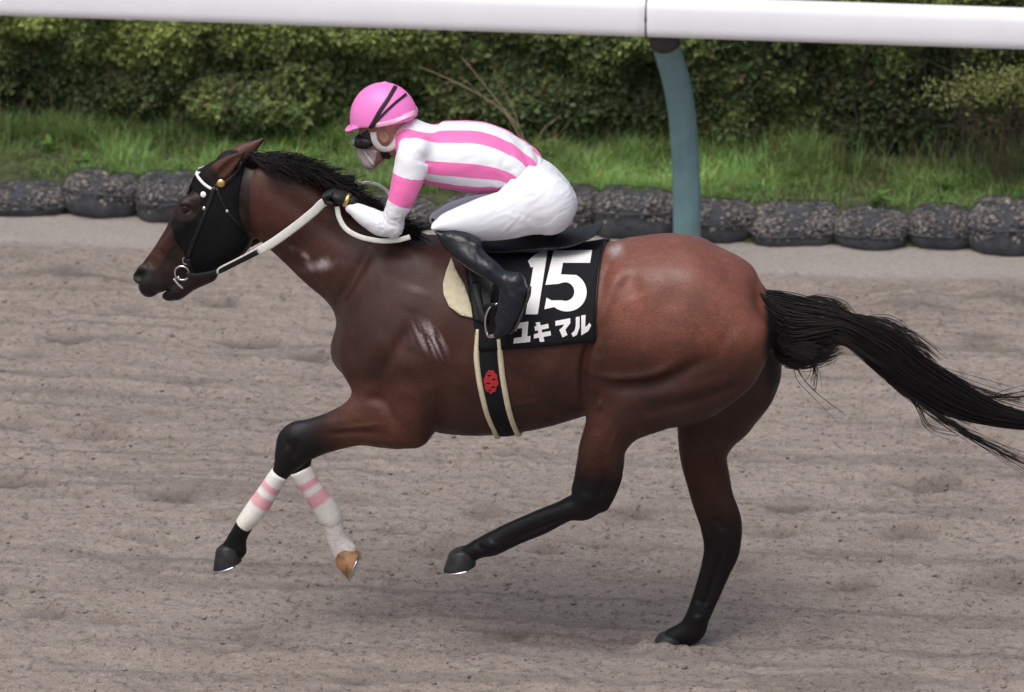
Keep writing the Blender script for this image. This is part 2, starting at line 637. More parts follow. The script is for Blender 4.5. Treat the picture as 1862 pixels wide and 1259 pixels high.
def patch(bvh, poly, lift, thick, step, fallback_y=-0.1, holes=()):
    """sheet with the outline poly (picture coordinates) laid on a surface, given thickness; returns V, F"""
    loops = [np.array(poly, float)] + [np.array(h, float) for h in holes]
    pts, edges = [], []
    for lp in loops:
        dense = []
        for i in range(len(lp)):
            a, b = lp[i], lp[(i + 1) % len(lp)]
            k = max(1, int(np.linalg.norm(b - a) / step))
            dense += [a + (b - a) * j / k for j in range(k)]
        base = len(pts)
        pts += dense
        edges += [(base + i, base + (i + 1) % len(dense)) for i in range(len(dense))]
    lo, hi = loops[0].min(0), loops[0].max(0)
    for x in np.arange(lo[0] + step / 2, hi[0], step):
        for y in np.arange(lo[1] + step / 2, hi[1], step):
            pts.append(np.array([x + random.uniform(-.1, .1) * step, y + random.uniform(-.1, .1) * step]))
    r = mgeo.delaunay_2d_cdt([Vector(p) for p in pts], edges, [], 0, 1e-4)
    vs, fs = [np.array(v) for v in r[0]], r[2]
    def inside(p):
        c = False
        for lp in loops:
            for i in range(len(lp)):
                a, b = lp[i], lp[(i + 1) % len(lp)]
                if (a[1] > p[1]) != (b[1] > p[1]) and p[0] < (b[0] - a[0]) * (p[1] - a[1]) / (b[1] - a[1]) + a[0]:
                    c = not c
        return c
    fs = [tuple(f) for f in fs if inside(sum(vs[i] for i in f) / len(f))]
    used = sorted({i for f in fs for i in f})
    mp = {u: i for i, u in enumerate(used)}
    fs = [tuple(mp[i] for i in f) for f in fs]
    H = [hit(bvh, *vs[u], fallback_y) for u in used]
    P, Nn = np.array([h[0] for h in H]), np.array([h[1] for h in H])
    # orient towards viewer
    f0 = fs[0]
    n0 = np.cross(P[f0[1]] - P[f0[0]], P[f0[2]] - P[f0[0]])
    if n0 @ Nn[f0[0]] < 0:
        fs = [f[::-1] for f in fs]
    n = len(P)
    V = np.concatenate([P + Nn * (lift + thick), P + Nn * lift])
    F = list(fs) + [tuple(i + n for i in f[::-1]) for f in fs]
    cnt = {}
    for f in fs:
        for i in range(len(f)):
            a, b = f[i], f[(i + 1) % len(f)]
            cnt[(a, b)] = 1
    for (a, b) in cnt:
        if (b, a) not in cnt:
            F.append((b, a, a + n, b + n))
    return V, F
# ================================================================== the setting: sand track, verge
BAG_Y = 5.72
def axis_dense(a, b, step, far):
    mid = np.arange(a, b + step / 2, step)
    out, x, s = [], b, step
    while x < far:
        s *= 1.35
        x += s
        out.append(x)
    lo, x, s = [], a, step
    while x > -far:
        s *= 1.35
        x -= s
        lo.append(x)
    return np.concatenate([lo[::-1], mid, out])
gx = axis_dense(-3.9, 2.6, .0115, 300)
gy = axis_dense(-.95, 5.75, .0135, 300)
gy = gy[gy < 6.2]
X, Y = np.meshgrid(gx, gy, indexing='ij')
near = sstep(8, 5, np.abs(X + .6)) * sstep(-6, -2.5, Y)
Zs = .012 * fbm(X * 1.3, Y * 1.3, 0, 3, 1) + .006 * fbm(X * 5.5, Y * 5.5, 0, 3, 2)
grain = fbm(X * 24, Y * 24, 0, 3, 3, .6)
lump = np.clip(fbm(X * 15, Y * 15, 0, 2, 8), 0, 2)
calm = sstep(5.12, 5.38, Y + .04 * noise3(X * 2, 0, 0, 5))          # firm strip along the bags
rough = (1 - .72 * calm)
Zs = Zs * (1 - .6 * calm) + (.0052 * grain + .006 * lump ** 2 + .003 * fbm(X * .9, Y * 14, 0, 2, 6)) * rough
damp_dark = (.15 * np.clip(-grain, 0, 1) + .13 * sstep(.25, .8, fbm(X * 1.6, Y * 9, 0, 4, 21)) + .30 * sstep(.22, .8, fbm(X * .8, Y * 13, 0, 3, 24))) * rough  # darker in the grain hollows and in long streaks
divots = [(120, 612, 1.0), (460, 620, 1.2), (180, 787, 1.1), (312, 902, .9), (245, 972, .8), (20, 872, 1), (400, 545, 1), (880, 932, 1), (1150, 930, 1.1), (790, 996, .9), (1430, 918, 1),
          (1645, 962, 1.1), (1690, 880, 1.2), (1420, 962, .9), (1345, 1026, .8), (1840, 1052, 1.3), (1790, 618, 1.2), (640, 1230, .7), (60, 640, .8), (1560, 640, 1), (1480, 560, .9), (560, 640, .8),
          (1700, 700, .8), (990, 998, .8), (90, 1115, .8), (200, 1130, .7), (1340, 825, .8), (1560, 1060, .7), (30, 770, .9), (240, 560, .9), (1800, 800, .8)]
rg = np.random.default_rng(4)
for px, py, s in divots + [(rg.uniform(-80, 1940), 1259 - 760 * rg.uniform(.01, 1) ** .8, rg.uniform(.3, .6)) for _ in range(110)]:
    c = G(px, py)
    if c[1] > 5.2:
        continue
    rx, ry = .085 * s * rg.uniform(.9, 1.5), .062 * s * rg.uniform(.8, 1.3)
    m = (np.abs(gx - c[0]) < 5 * rx), (np.abs(gy - c[1]) < 6 * ry)
    ix = np.ix_(*m)
    if ix[0].size == 0 or ix[1].size == 0:
        continue
    wob = 1 + .35 * fbm(X[ix] * 14, Y[ix] * 14, 0, 2, int(px) % 50)
    q = ((X[ix] - c[0]) / rx) ** 2 + ((Y[ix] - c[1]) / ry) ** 2
    qb = ((X[ix] - c[0] - .4 * rx) / (1.5 * rx)) ** 2 + ((Y[ix] - c[1] - 1.3 * ry) / (1.1 * ry)) ** 2
    Zs[ix] += s * (-.036 * np.exp(-q * wob) + .026 * np.exp(-qb * wob))
    damp_dark[ix] += .55 * min(s, 1) * np.exp(-q * wob * .8)
for px, py, rx, ry, h in ((125, 492, .22, .22, .05), (1660, 556, .20, .25, .05), (1820, 540, .16, .2, .035), (40, 470, .12, .15, .03), (1440, 590, .18, .15, .025), (900, 640, .25, .2, .02)):
    c = G(px, py)
    q = ((X - c[0]) / rx) ** 2 + ((Y - c[1]) / ry) ** 2
    Zs += h * np.exp(-q * (1 + .3 * fbm(X * 6, Y * 6, 0, 2, 77)))
    damp_dark += .28 * np.exp(-(((X - c[0] - .02) / rx) ** 2 + ((Y - c[1] + .45 * ry) / (.55 * ry)) ** 2))  # near slope of each mound darkened
gl = 5.27 + .02 * noise3(X * 1.2, 0, 0, 9)                                   # shallow broken groove beside the firm strip
gr = np.exp(-((Y - gl) / .022) ** 2) * sstep(-.25, .25, noise3(X * 1.7, 0, 0, 12))
Zs -= .016 * gr
damp_dark += .35 * gr  # groove darkened along its length
c = U(1240, 1165, .13)                                                     # sand pushed up round the planted hoof
for dx, dy, h, r in ((-.12, .05, .030, .05), (.06, .02, .018, .05), (-.06, -.075, .034, .045), (-.13, -.03, .030, .04), (.02, -.06, .022, .04)):
    Zs += h * np.exp(-(((X - c[0] - dx) / r) ** 2 + ((Y - .13 - dy) / (r * .8)) ** 2))
Zs = Zs * near - .004
I = np.arange(X.size).reshape(X.shape)
Qs = np.stack([I[:-1, :-1], I[1:, :-1], I[1:, 1:], I[:-1, 1:]], -1).reshape(-1, 4)

def sand_material():
    m = bpy.data.materials.new('sand')
    m.use_nodes = True
    N, L = m.node_tree.nodes, m.node_tree.links
    b = N['Principled BSDF']
    b.inputs['Roughness'].default_value = .95
    b.inputs['Specular IOR Level'].default_value = .15
    tc = N.new('ShaderNodeTexCoord')
    def nz(sc, det=6, rgh=.6):
        n = N.new('ShaderNodeTexNoise')
        n.inputs['Scale'].default_value = sc
        n.inputs['Detail'].default_value = det
        n.inputs['Roughness'].default_value = rgh
        L.new(tc.outputs['Object'], n.inputs['Vector'])
        return n.outputs['Fac']
    def ramp(fac, st):
        r = N.new('ShaderNodeValToRGB')
        e = r.color_ramp.elements
        e[0].position, e[0].color = st[0][0], (*st[0][1], 1)
        e[1].position, e[1].color = st[-1][0], (*st[-1][1], 1)
        for p, c_ in st[1:-1]:
            k = e.new(p); k.color = (*c_, 1)
        L.new(fac, r.inputs[0])
        return r.outputs[0]
    def mix(a, b_, fac, mode='MIX'):
        x = N.new('ShaderNodeMix')
        x.data_type = 'RGBA'
        x.blend_type = mode
        if isinstance(fac, float): x.inputs[0].default_value = fac
        else: L.new(fac, x.inputs[0])
        L.new(a, x.inputs[6]); L.new(b_, x.inputs[7])
        return x.outputs[2]
    base = ramp(nz(1.6, 5), [(.3, (.282, .240, .211)), (.7, (.344, .296, .263))])
    fine = ramp(nz(120, 3, .7), [(.30, (.55, .53, .52)), (.5, (1, 1, 1)), (.72, (1.18, 1.18, 1.2))])
    col = mix(base, fine, .75, 'MULTIPLY')
    dash = ramp(nz(30, 4, .62), [(.32, (.42, .39, .38)), (.46, (1, 1, 1)), (.56, (1, 1, 1)), (.70, (1.22, 1.22, 1.23))])
    col = mix(col, dash, .8, 'MULTIPLY')
    a = N.new('ShaderNodeAttribute'); a.attribute_name = 'damp_dark'
    dk = N.new('ShaderNodeRGB'); dk.outputs[0].default_value = (.095, .076, .070, 1)
    col = mix(col, dk.outputs[0], a.outputs['Fac'])
    f = N.new('ShaderNodeAttribute'); f.attribute_name = 'firm'
    lt = ramp(nz(60, 4), [(.3, (.42, .38, .35)), (.7, (.52, .48, .445))])
    col = mix(col, lt, f.outputs['Fac'])
    L.new(col, b.inputs['Base Color'])
    bp = N.new('ShaderNodeBump')
    bp.inputs['Strength'].default_value = .9
    bp.inputs['Distance'].default_value = .016
    L.new(nz(34, 8, .72), bp.inputs['Height'])
    L.new(bp.outputs[0], b.inputs['Normal'])
    return m
M_SAND = sand_material()
tag(mesh_np('sand_track', np.stack([X, Y, Zs], -1).reshape(-1, 3), Qs, M_SAND, None, True,
            {'damp_dark': np.clip(damp_dark, 0, .75).ravel(), 'firm': (calm * (1 - .8 * gr) * .62).ravel()}), kind='structure')

# loose clods on the sand
def ico():
    bm = bmesh.new()
    bmesh.ops.create_icosphere(bm, subdivisions=1, radius=1)
    V = np.array([v.co for v in bm.verts]); F = np.array([[v.index for v in f.verts] for f in bm.faces])
    bm.free()
    return V, F
ICO_V, ICO_F = ico()
def scatter(C, Rd, seed, squash=.7, rough_=.25):
    """lumps at C with radius Rd in one mesh"""
    r = np.random.default_rng(seed)
    n = len(C)
    dfm = 1 + rough_ * r.normal(size=(n, len(ICO_V), 1))
    sc = np.stack([r.uniform(.75, 1.35, n), r.uniform(.75, 1.35, n), r.uniform(squash * .8, squash * 1.2, n)], 1)
    V = ICO_V[None] * dfm * sc[:, None] * Rd[:, None, None]
    a = r.uniform(0, 6.28, n)
    ca, sa = np.cos(a)[:, None], np.sin(a)[:, None]
    V = np.stack([V[..., 0] * ca - V[..., 1] * sa, V[..., 0] * sa + V[..., 1] * ca, V[..., 2]], -1) + C[:, None]
    F = (ICO_F[None] + (np.arange(n) * len(ICO_V))[:, None, None]).reshape(-1, 3)
    return V.reshape(-1, 3), F
n = 3000
cx, cy = rg.uniform(-3.9, 2.5, n), rg.uniform(-.95, 5.15, n)
ii, jj = np.clip(np.searchsorted(gx, cx), 0, len(gx) - 1), np.clip(np.searchsorted(gy, cy), 0, len(gy) - 1)
rd = .0035 + .0075 * rg.random(n) ** 3
cv, cf = scatter(np.stack([cx, cy, Zs[ii, jj] + rd * .3], 1), rd, 5)
tag(mesh_np('sand_clods', cv, cf, M_SAND, None, True, {'damp_dark': np.repeat(rg.random(n) ** 2 * .4, len(ICO_V))}), 'loose clods of grey sand strewn over the track', 'sand', kind='stuff')

# verge behind the bags
vx = axis_dense(-7, 5, .12, 300)
vy = np.concatenate([[BAG_Y + .05], np.arange(BAG_Y + .14, 9, .1), np.geomspace(9.2, 320, 26)])
X2, Y2 = np.meshgrid(vx, vy, indexing='ij')
def verge_z(x, y):
    return np.interp(y, [5.7, 5.86, 6.02, 6.6, 8, 12], [-.05, .03, .135, .19, .24, .26]) + .02 * fbm(np.asarray(x) * 1.5, np.asarray(y) * 1.5, 0, 2, 14) * sstep(5.9, 6.2, np.asarray(y))
Z2 = verge_z(X2, Y2)
I2 = np.arange(X2.size).reshape(X2.shape)
Q2 = np.stack([I2[:-1, :-1], I2[1:, :-1], I2[1:, 1:], I2[:-1, 1:]], -1).reshape(-1, 4)
M_SOIL = mat('verge_soil', (.06, .075, .03), .95, noise=.5, nscale=14, bump=.6, bscale=40, bdist=.02)
tag(mesh_np('verge', np.stack([X2, Y2, Z2], -1).reshape(-1, 3), Q2, M_SOIL), kind='structure')

# ------------------------------------------------------------------ grass
def leaf_material(name, rough=.5, trans=.35):
    m = bpy.data.materials.new(name)
    m.use_nodes = True
    N, L = m.node_tree.nodes, m.node_tree.links
    b = N['Principled BSDF']
    b.inputs['Roughness'].default_value = rough
    b.inputs['Specular IOR Level'].default_value = .35
    a = N.new('ShaderNodeAttribute'); a.attribute_name = 'tint'
    L.new(a.outputs['Color'], b.inputs['Base Color'])
    t = N.new('ShaderNodeBsdfTranslucent')
    L.new(a.outputs['Color'], t.inputs['Color'])
    mx = N.new('ShaderNodeMixShader')
    mx.inputs[0].default_value = trans
    L.new(b.outputs[0], mx.inputs[1]); L.new(t.outputs[0], mx.inputs[2])
    L.new(mx.outputs[0], N['Material Output'].inputs['Surface'])
    return m
M_BLADE, M_LEAF = leaf_material('grass_blade', .55, .4), leaf_material('hedge_leaf', .42, .40)
def blades(x, y, z, ht, wd, lean, az, col, seg=3):
    n = len(x)
    V, F = [], []
    t = np.linspace(0, 1, seg + 1)
    d = np.stack([np.cos(az), np.sin(az), 0 * az], 1)
    sd_ = np.stack([-np.sin(az), np.cos(az), 0 * az], 1)
    base = np.stack([x, y, z], 1)
    rows = []
    for k in range(seg + 1):
        c_ = base + d * (lean * t[k] ** 1.8)[:, None] + np.array([0, 0, 1.0]) * (ht * t[k] * (1 - .25 * t[k] * np.clip(lean / ht, 0, 1)))[:, None]
        w_ = (wd * (1 - t[k] ** 1.5) * (0.8 if k == 0 else 1) + .0003)[:, None]
        rows += [c_ - sd_ * w_, c_ + sd_ * w_]
    V = np.stack(rows, 1).reshape(-1, 3)
    m = 2 * (seg + 1)
    i0 = np.arange(n) * m
    F = np.concatenate([np.stack([i0 + 2 * k, i0 + 2 * k + 1, i0 + 2 * k + 3, i0 + 2 * k + 2], 1) for k in range(seg)])
    C = np.repeat(col, m, 0)
    return V, F, C
def grass_cols(n, r, dry=.08):
    g = np.stack([r.uniform(.17, .27, n), r.uniform(.28, .41, n), r.uniform(.09, .14, n)], 1)
    yl = r.random(n) < dry
    g[yl] = np.stack([r.uniform(.16, .26, n), r.uniform(.15, .22, n), r.uniform(.05, .09, n)], 1)[yl]
    return g
n = 66000
x = rg.uniform(-6.4, 4.4, n); y = 6.0 + .68 * rg.random(n) ** 1.1
tuft = fbm(x * 3.5, y * 3.5, 0, 3, 33)
keep = rg.random(n) < .74 + .6 * tuft + .12 * rg.random(n)
x, y, tuft = x[keep], y[keep], tuft[keep]; n = len(x)
ht = (.022 + .032 * rg.random(n) + .060 * np.clip(tuft + .1, 0, 1)) * (1 + .8 * sstep(6.25, 6.5, y))
ht *= np.where(rg.random(n) < .05, 1.7, 1)
cols = grass_cols(n, rg, .10)
zone = fbm(x * 1.1, y * 2.2, 0, 3, 37)
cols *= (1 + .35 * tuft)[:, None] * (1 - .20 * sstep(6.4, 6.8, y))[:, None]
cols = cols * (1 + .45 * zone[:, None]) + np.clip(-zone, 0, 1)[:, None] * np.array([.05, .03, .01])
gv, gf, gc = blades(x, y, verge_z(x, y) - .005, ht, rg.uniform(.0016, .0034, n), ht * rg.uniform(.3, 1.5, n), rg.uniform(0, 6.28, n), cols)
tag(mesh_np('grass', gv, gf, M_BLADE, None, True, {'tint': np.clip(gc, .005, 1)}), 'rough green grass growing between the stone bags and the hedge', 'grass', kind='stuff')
# broad-leaved weeds among it
def rosette(p, nl, ln, r):
    V, F, C = [], [], []
    for i in range(nl):
        a = r.uniform(0, 6.28); up = r.uniform(.2, 1.0); l = ln * r.uniform(.6, 1.1); w = l * r.uniform(.16, .26)
        d = np.array([math.cos(a), math.sin(a), up]); d /= np.linalg.norm(d)
        s_ = np.cross(d, (0, 0, 1)); s_ /= np.linalg.norm(s_)
        nrm = np.cross(s_, d)
        o = p + np.array([0, 0, r.uniform(0, ln * .8)])
        c_ = np.array([r.uniform(.12, .18), r.uniform(.24, .33), r.uniform(.05, .08)])
        b0 = len(V)
        for t, ww in ((0, .15), (.35, .9), (.7, .8), (1, .05)):
            q = o + d * l * t - nrm * (l * .35 * t * t)
            V += [q - s_ * w * ww, q - nrm * w * .2, q + s_ * w * ww]
            C += [c_] * 3
        for k in range(3):
            for e in (0, 1):
                i0 = b0 + 3 * k + e
                F.append((i0, i0 + 1, i0 + 4, i0 + 3))
    return V, F, C
for k, (px, py, nl, ln) in enumerate([(640, 322, 30, .05), (1440, 315, 46, .060), (1465, 300, 34, .055), (1715, 330, 34, .055), (1240, 330, 10, .08), (560, 300, 10, .08), (150, 285, 12, .06), (90, 270, 12, .07), (1600, 350, 12, .08), (1100, 340, 10, .08)]):
    c = G(px, py, .2)
    c[2] = verge_z(c[0], c[1])
    V, F, C = rosette(c, nl, ln, rg)
    o = mesh_np('weed', V, F, M_BLADE, None, True, {'tint': np.array(C)})
    tag(o, ['small pale leafy weed in the grass left of the rider', 'tallest bright leafy weed right of the post', 'bright leafy weed just right of the tallest weed', 'leafy weed at the right beside the dry shrub', 'small weed in the grass right beside the post',
            'small weed in the grass above the horse mane', 'low weed in the grass above the second bag from the left', 'leafy weed under the hedge at far left', 'low weed above the right-hand stone bags', 'small weed in the grass left of the post'][k], 'weed', 'weeds in the verge')

# ------------------------------------------------------------------ hedge
hedge = empty('hedge', (-1, 7.0, .2), 'long dense green hedge of small leaves behind the grass verge', 'hedge')
HX0, HX1, HY, HT = -6.4, 4.4, 6.44, 1.40
def hedge_front(x, z):
    """how far the face of the hedge stands out at this place"""
    b = .17 * fbm(x * 1.1, z * 1.3, 0, 3, 51) + .09 * fbm(x * 4.5, z * 5, 0, 2, 52)
    b = b + .11 * np.clip(noise3(x * 1.3, 0, 3, 58) + .15, 0, 1) * sstep(.75, .3, z)
    return HY + .16 - b + .05 * sstep(.5, .2, z) - .09 * sstep(.55, 1.0, z) + .5 * sstep(1.15, 1.5, z) ** 2
def leaf_cloud(n_cl, r, per=7):
    x = np.where(r.random(n_cl) < .8, r.uniform(-4.7, 2.3, n_cl), r.uniform(HX0, HX1, n_cl))
    top = r.random(n_cl) < .14
    z = np.where(top, HT + r.normal(0, .04, n_cl), .26 + (HT - .24) * r.random(n_cl) ** .95)
    dep = r.exponential(.085, n_cl)
    y = hedge_front(x, z) + np.where(top, r.uniform(0, 1.1, n_cl), dep)
    gap = fbm(x * 2.6, z * 3.2, y * 2, 3, 60)
    low = sstep(.80, .45, z)
    keep = r.random(n_cl) < np.clip(.95 + .85 * gap - .18 * low, .10, 1)
    x, y, z, gap = x[keep], y[keep], z[keep], gap[keep]
    dp = dep[keep]
    n = len(x)
    # leaves of one rosette
    c = np.repeat(np.stack([x, y, z], 1), per, 0)
    out = r.normal(size=(n, 3)) * .55 + np.array([0, -.75, .65])
    out /= np.linalg.norm(out, axis=1)[:, None]
    out = np.repeat(out, per, 0)
    d = r.normal(size=(n * per, 3)) + out * .75
    d /= np.linalg.norm(d, axis=1)[:, None]
    s_ = np.cross(d, out + .3 * r.normal(size=(n * per, 3)))
    s_ /= np.linalg.norm(s_, axis=1)[:, None] + 1e-9
    nr = np.cross(s_, d)
    l = r.uniform(.026, .050, n * per)[:, None]
    w = l * r.uniform(.26, .40, (n * per, 1))
    p0 = c + d * .004
    V = np.stack([p0, p0 + d * l * .5 - s_ * w + nr * l * .10, p0 + d * l - nr * l * .12, p0 + d * l * .5 + s_ * w + nr * l * .10], 1).reshape(-1, 3)
    i0 = np.arange(n * per) * 4
    F = np.concatenate([np.stack([i0, i0 + 1, i0 + 2], 1), np.stack([i0, i0 + 2, i0 + 3], 1)])
    hue = r.random(n)
    zone = fbm(x * .9, z * 1.2, 0, 2, 71)
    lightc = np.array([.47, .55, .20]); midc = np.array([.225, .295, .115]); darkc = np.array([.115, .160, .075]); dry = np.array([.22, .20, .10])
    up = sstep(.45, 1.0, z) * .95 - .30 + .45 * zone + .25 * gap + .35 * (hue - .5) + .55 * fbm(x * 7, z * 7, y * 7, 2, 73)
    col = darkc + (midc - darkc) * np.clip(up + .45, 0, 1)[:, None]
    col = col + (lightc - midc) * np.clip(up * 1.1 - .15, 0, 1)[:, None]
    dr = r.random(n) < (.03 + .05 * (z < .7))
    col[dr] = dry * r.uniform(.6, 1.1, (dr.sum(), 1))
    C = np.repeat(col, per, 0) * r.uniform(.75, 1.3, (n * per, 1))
    return V, F, np.repeat(C, 4, 0)
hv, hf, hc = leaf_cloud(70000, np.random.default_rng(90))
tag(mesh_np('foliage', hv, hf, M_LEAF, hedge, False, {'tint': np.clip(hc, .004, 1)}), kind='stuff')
# stems and twigs inside
M_BARK = mat('hedge_bark', (.040, .036, .028), .85, noise=.4, nscale=40, bump=.4, bscale=80)
tw = MB()
r = np.random.default_rng(17)
tv, tf, nb = [], [], 0
def twig(pts, r0, r1):
    P = catmull(pts, 3)
    tw.tube(P, np.linspace(r0, r1, len(P)), 4, caps=False)
for i in range(150):
    x = r.uniform(HX0, HX1); y = HY + .25 + r.uniform(0, .5)
    h = r.uniform(.7, 1.25)
    a = np.array([x, y, verge_z(x, y)])
    q = a + np.array([r.normal(0, .12), r.normal(-.08, .08), h * .5])
    e = q + np.array([r.normal(0, .15), r.normal(-.1, .1), h * .5])
    twig([a, q, e], r.uniform(.008, .018), .003)
    for k in range(5):
        t = r.uniform(.15, .95)
        b0 = a + (q - a) * t if t < .5 else q + (e - q) * (t - .5)
        b1 = b0 + np.array([r.normal(0, .16), -abs(r.normal(.16, .1)), r.uniform(.02, .2)])
        b2 = b1 + np.array([r.normal(0, .10), -abs(r.normal(.05, .05)), r.uniform(0, .14)])
        twig([b0, b1, b2], r.uniform(.003, .006), .0012)
tw.build('branches', M_BARK, hedge)

# tall stalks standing at the foot of the hedge, straw and green
n = 4200
x = rg.uniform(-6.4, 4.4, n); y = 6.36 + .26 * rg.random(n)
dens = fbm(x * 1.6, 0, 0, 3, 81)
k = rg.random(n) < .45 + .6 * dens
x, y = x[k], y[k]; n = len(x)
ht = rg.uniform(.10, .30, n)
cols = grass_cols(n, rg, .38) * .75
gv, gf, gc = blades(x, y, verge_z(x, y), ht, rg.uniform(.0012, .0026, n), ht * rg.uniform(.1, .9, n), rg.uniform(0, 6.28, n), cols, 4)
tag(mesh_np('tall_grass', gv, gf, M_BLADE, None, True, {'tint': np.clip(gc, .005, 1)}), 'tall thin grass stalks along the foot of the hedge', 'grass', kind='stuff')

# leafless straw-coloured twigs behind the rider
M_TWIG = mat('pale_twig', (.23, .18, .11), .8, noise=.3, nscale=30)
bs = MB()
Yb = 6.36
def tp(px, py, y=Yb): return U(px, py, y)
for pts, r0 in (([(958, 300), (948, 241), (912, 194), (862, 131), (840, 105)], .006), ([(952, 262), (918, 206), (860, 166), (786, 131), (760, 122)], .005),
                ([(946, 238), (930, 190), (905, 150), (898, 120)], .003), ([(880, 178), (850, 150), (835, 140)], .002), ([(958, 300), (985, 240), (1020, 210)], .004), ([(975, 262), (1010, 250), (1040, 215)], .0025),
                ([(840, 153), (815, 150), (795, 160)], .002), ([(900, 182), (880, 190), (862, 205)], .002)):
    P = catmull([tp(a, b, Yb + .02 * i) for i, (a, b) in enumerate(pts)], 4)
    bs.tube(P, np.linspace(r0, r0 * .35, len(P)), 5)
tag(bs.build('bare_twigs', M_TWIG), 'bare straw-coloured twigs leaning left out of the hedge behind the rider', 'twigs')

# dry shrub at the right edge: leafy top, hanging straw stems
ds = empty('dry_shrub', G(1835, 360, .19), 'dry shrub with yellow-green top and hanging brown stems at right edge', 'shrub')
sm = MB()
r = np.random.default_rng(23)
Ys = 6.25
for i in range(130):
    a0 = r.uniform(1790, 1990); y0 = Ys + r.uniform(-.12, .18)
    top = r.uniform(150, 215)
    pts = [U(1850 + (a0 - 1850) * .5, r.uniform(355, 385), y0 + .05), U(a0 + r.normal(0, 8), 290 + r.normal(0, 20), y0), U(a0 + r.normal(0, 14), top + 25, y0 - .03), U(a0 + r.normal(-12, 26), top + r.uniform(0, 40), y0 - .08)]
    sm.tube(catmull(pts, 3), np.linspace(.0022, .0009, 10), 3, caps=False)
for i in range(26):
    pts = [U(1740 + r.normal(0, 10), 150 + r.normal(0, 10), Ys), U(1760 + r.normal(0, 14), 200, Ys), U(1775 + r.normal(0, 14), 260 + r.normal(0, 20), Ys - .02)]
    sm.tube(catmull(pts, 3), .0011, 3, caps=False)
sm.build('stems', mat('dry_stem', (.085, .065, .042), .9, noise=.4, nscale=25), ds)
def small_leaves(C, r, size, cols):
    n = len(C)
    d = r.normal(size=(n, 3)) + np.array([0, -.3, .3]); d /= np.linalg.norm(d, axis=1)[:, None]
    s_ = np.cross(d, r.normal(size=(n, 3))); s_ /= np.linalg.norm(s_, axis=1)[:, None]
    nr = np.cross(s_, d)
    l = size * r.uniform(.6, 1.2, (n, 1)); w = l * .32
    V = np.stack([C, C + d * l * .5 - s_ * w + nr * l * .1, C + d * l - nr * l * .1, C + d * l * .5 + s_ * w + nr * l * .1], 1).reshape(-1, 3)
    i0 = np.arange(n) * 4
    return V, np.concatenate([np.stack([i0, i0 + 1, i0 + 2], 1), np.stack([i0, i0 + 2, i0 + 3], 1)]), np.repeat(cols, 4, 0)
n = 3000
ctr = U(1858, 150, Ys)
C = ctr + r.normal(size=(n, 3)) * np.array([.20, .10, .035])
C[:, 2] += -.25 * np.abs(C[:, 0] - ctr[0]) ** 1.5
cl = np.array([.22, .28, .10]) * r.uniform(.5, 1.2, (n, 1)) + np.array([.05, 0, 0]) * r.random((n, 1))
V, F, C_ = small_leaves(C, r, .026, cl)
tag(mesh_np('leaves', V, F, M_LEAF, ds, False, {'tint': C_}), kind='stuff')

# ------------------------------------------------------------------ stone bags along the edge of the track
M_NET = mat('black_net', (.064, .068, .076), .92, noise=.35, nscale=30, bump=.5, bscale=160, bdist=.004)
M_STONE = mat('bag_stone', attr='tint', rough=.85, noise=.25, nscale=60, bump=.3, bscale=120)
def bag_surf(u, v, L, D, Hh, sd_):
    """u round 0..2pi, v from bottom -pi/2 to top pi/2"""
    cu, su, cv_, sv = np.cos(u), np.sin(u), np.cos(v), np.sin(v)
    sp = lambda q, e: np.sign(q) * np.abs(q) ** e
    x = L / 2 * sp(cu, .55) * sp(cv_, .55)
    y = D / 2 * sp(su, .7) * sp(cv_, .6)
    z = Hh / 2 * sp(sv, .75)
    k = 1 + .24 * noise3(x * 5 + sd_ * 9, y * 5, z * 5, 91) + .05 * noise3(x * 17 + sd_ * 5, y * 17, z * 17, 92)
    return np.stack([x * (1 + .3 * (k - 1)), y * k, z * k + Hh / 2 - .02], -1)
bag_kinds = []
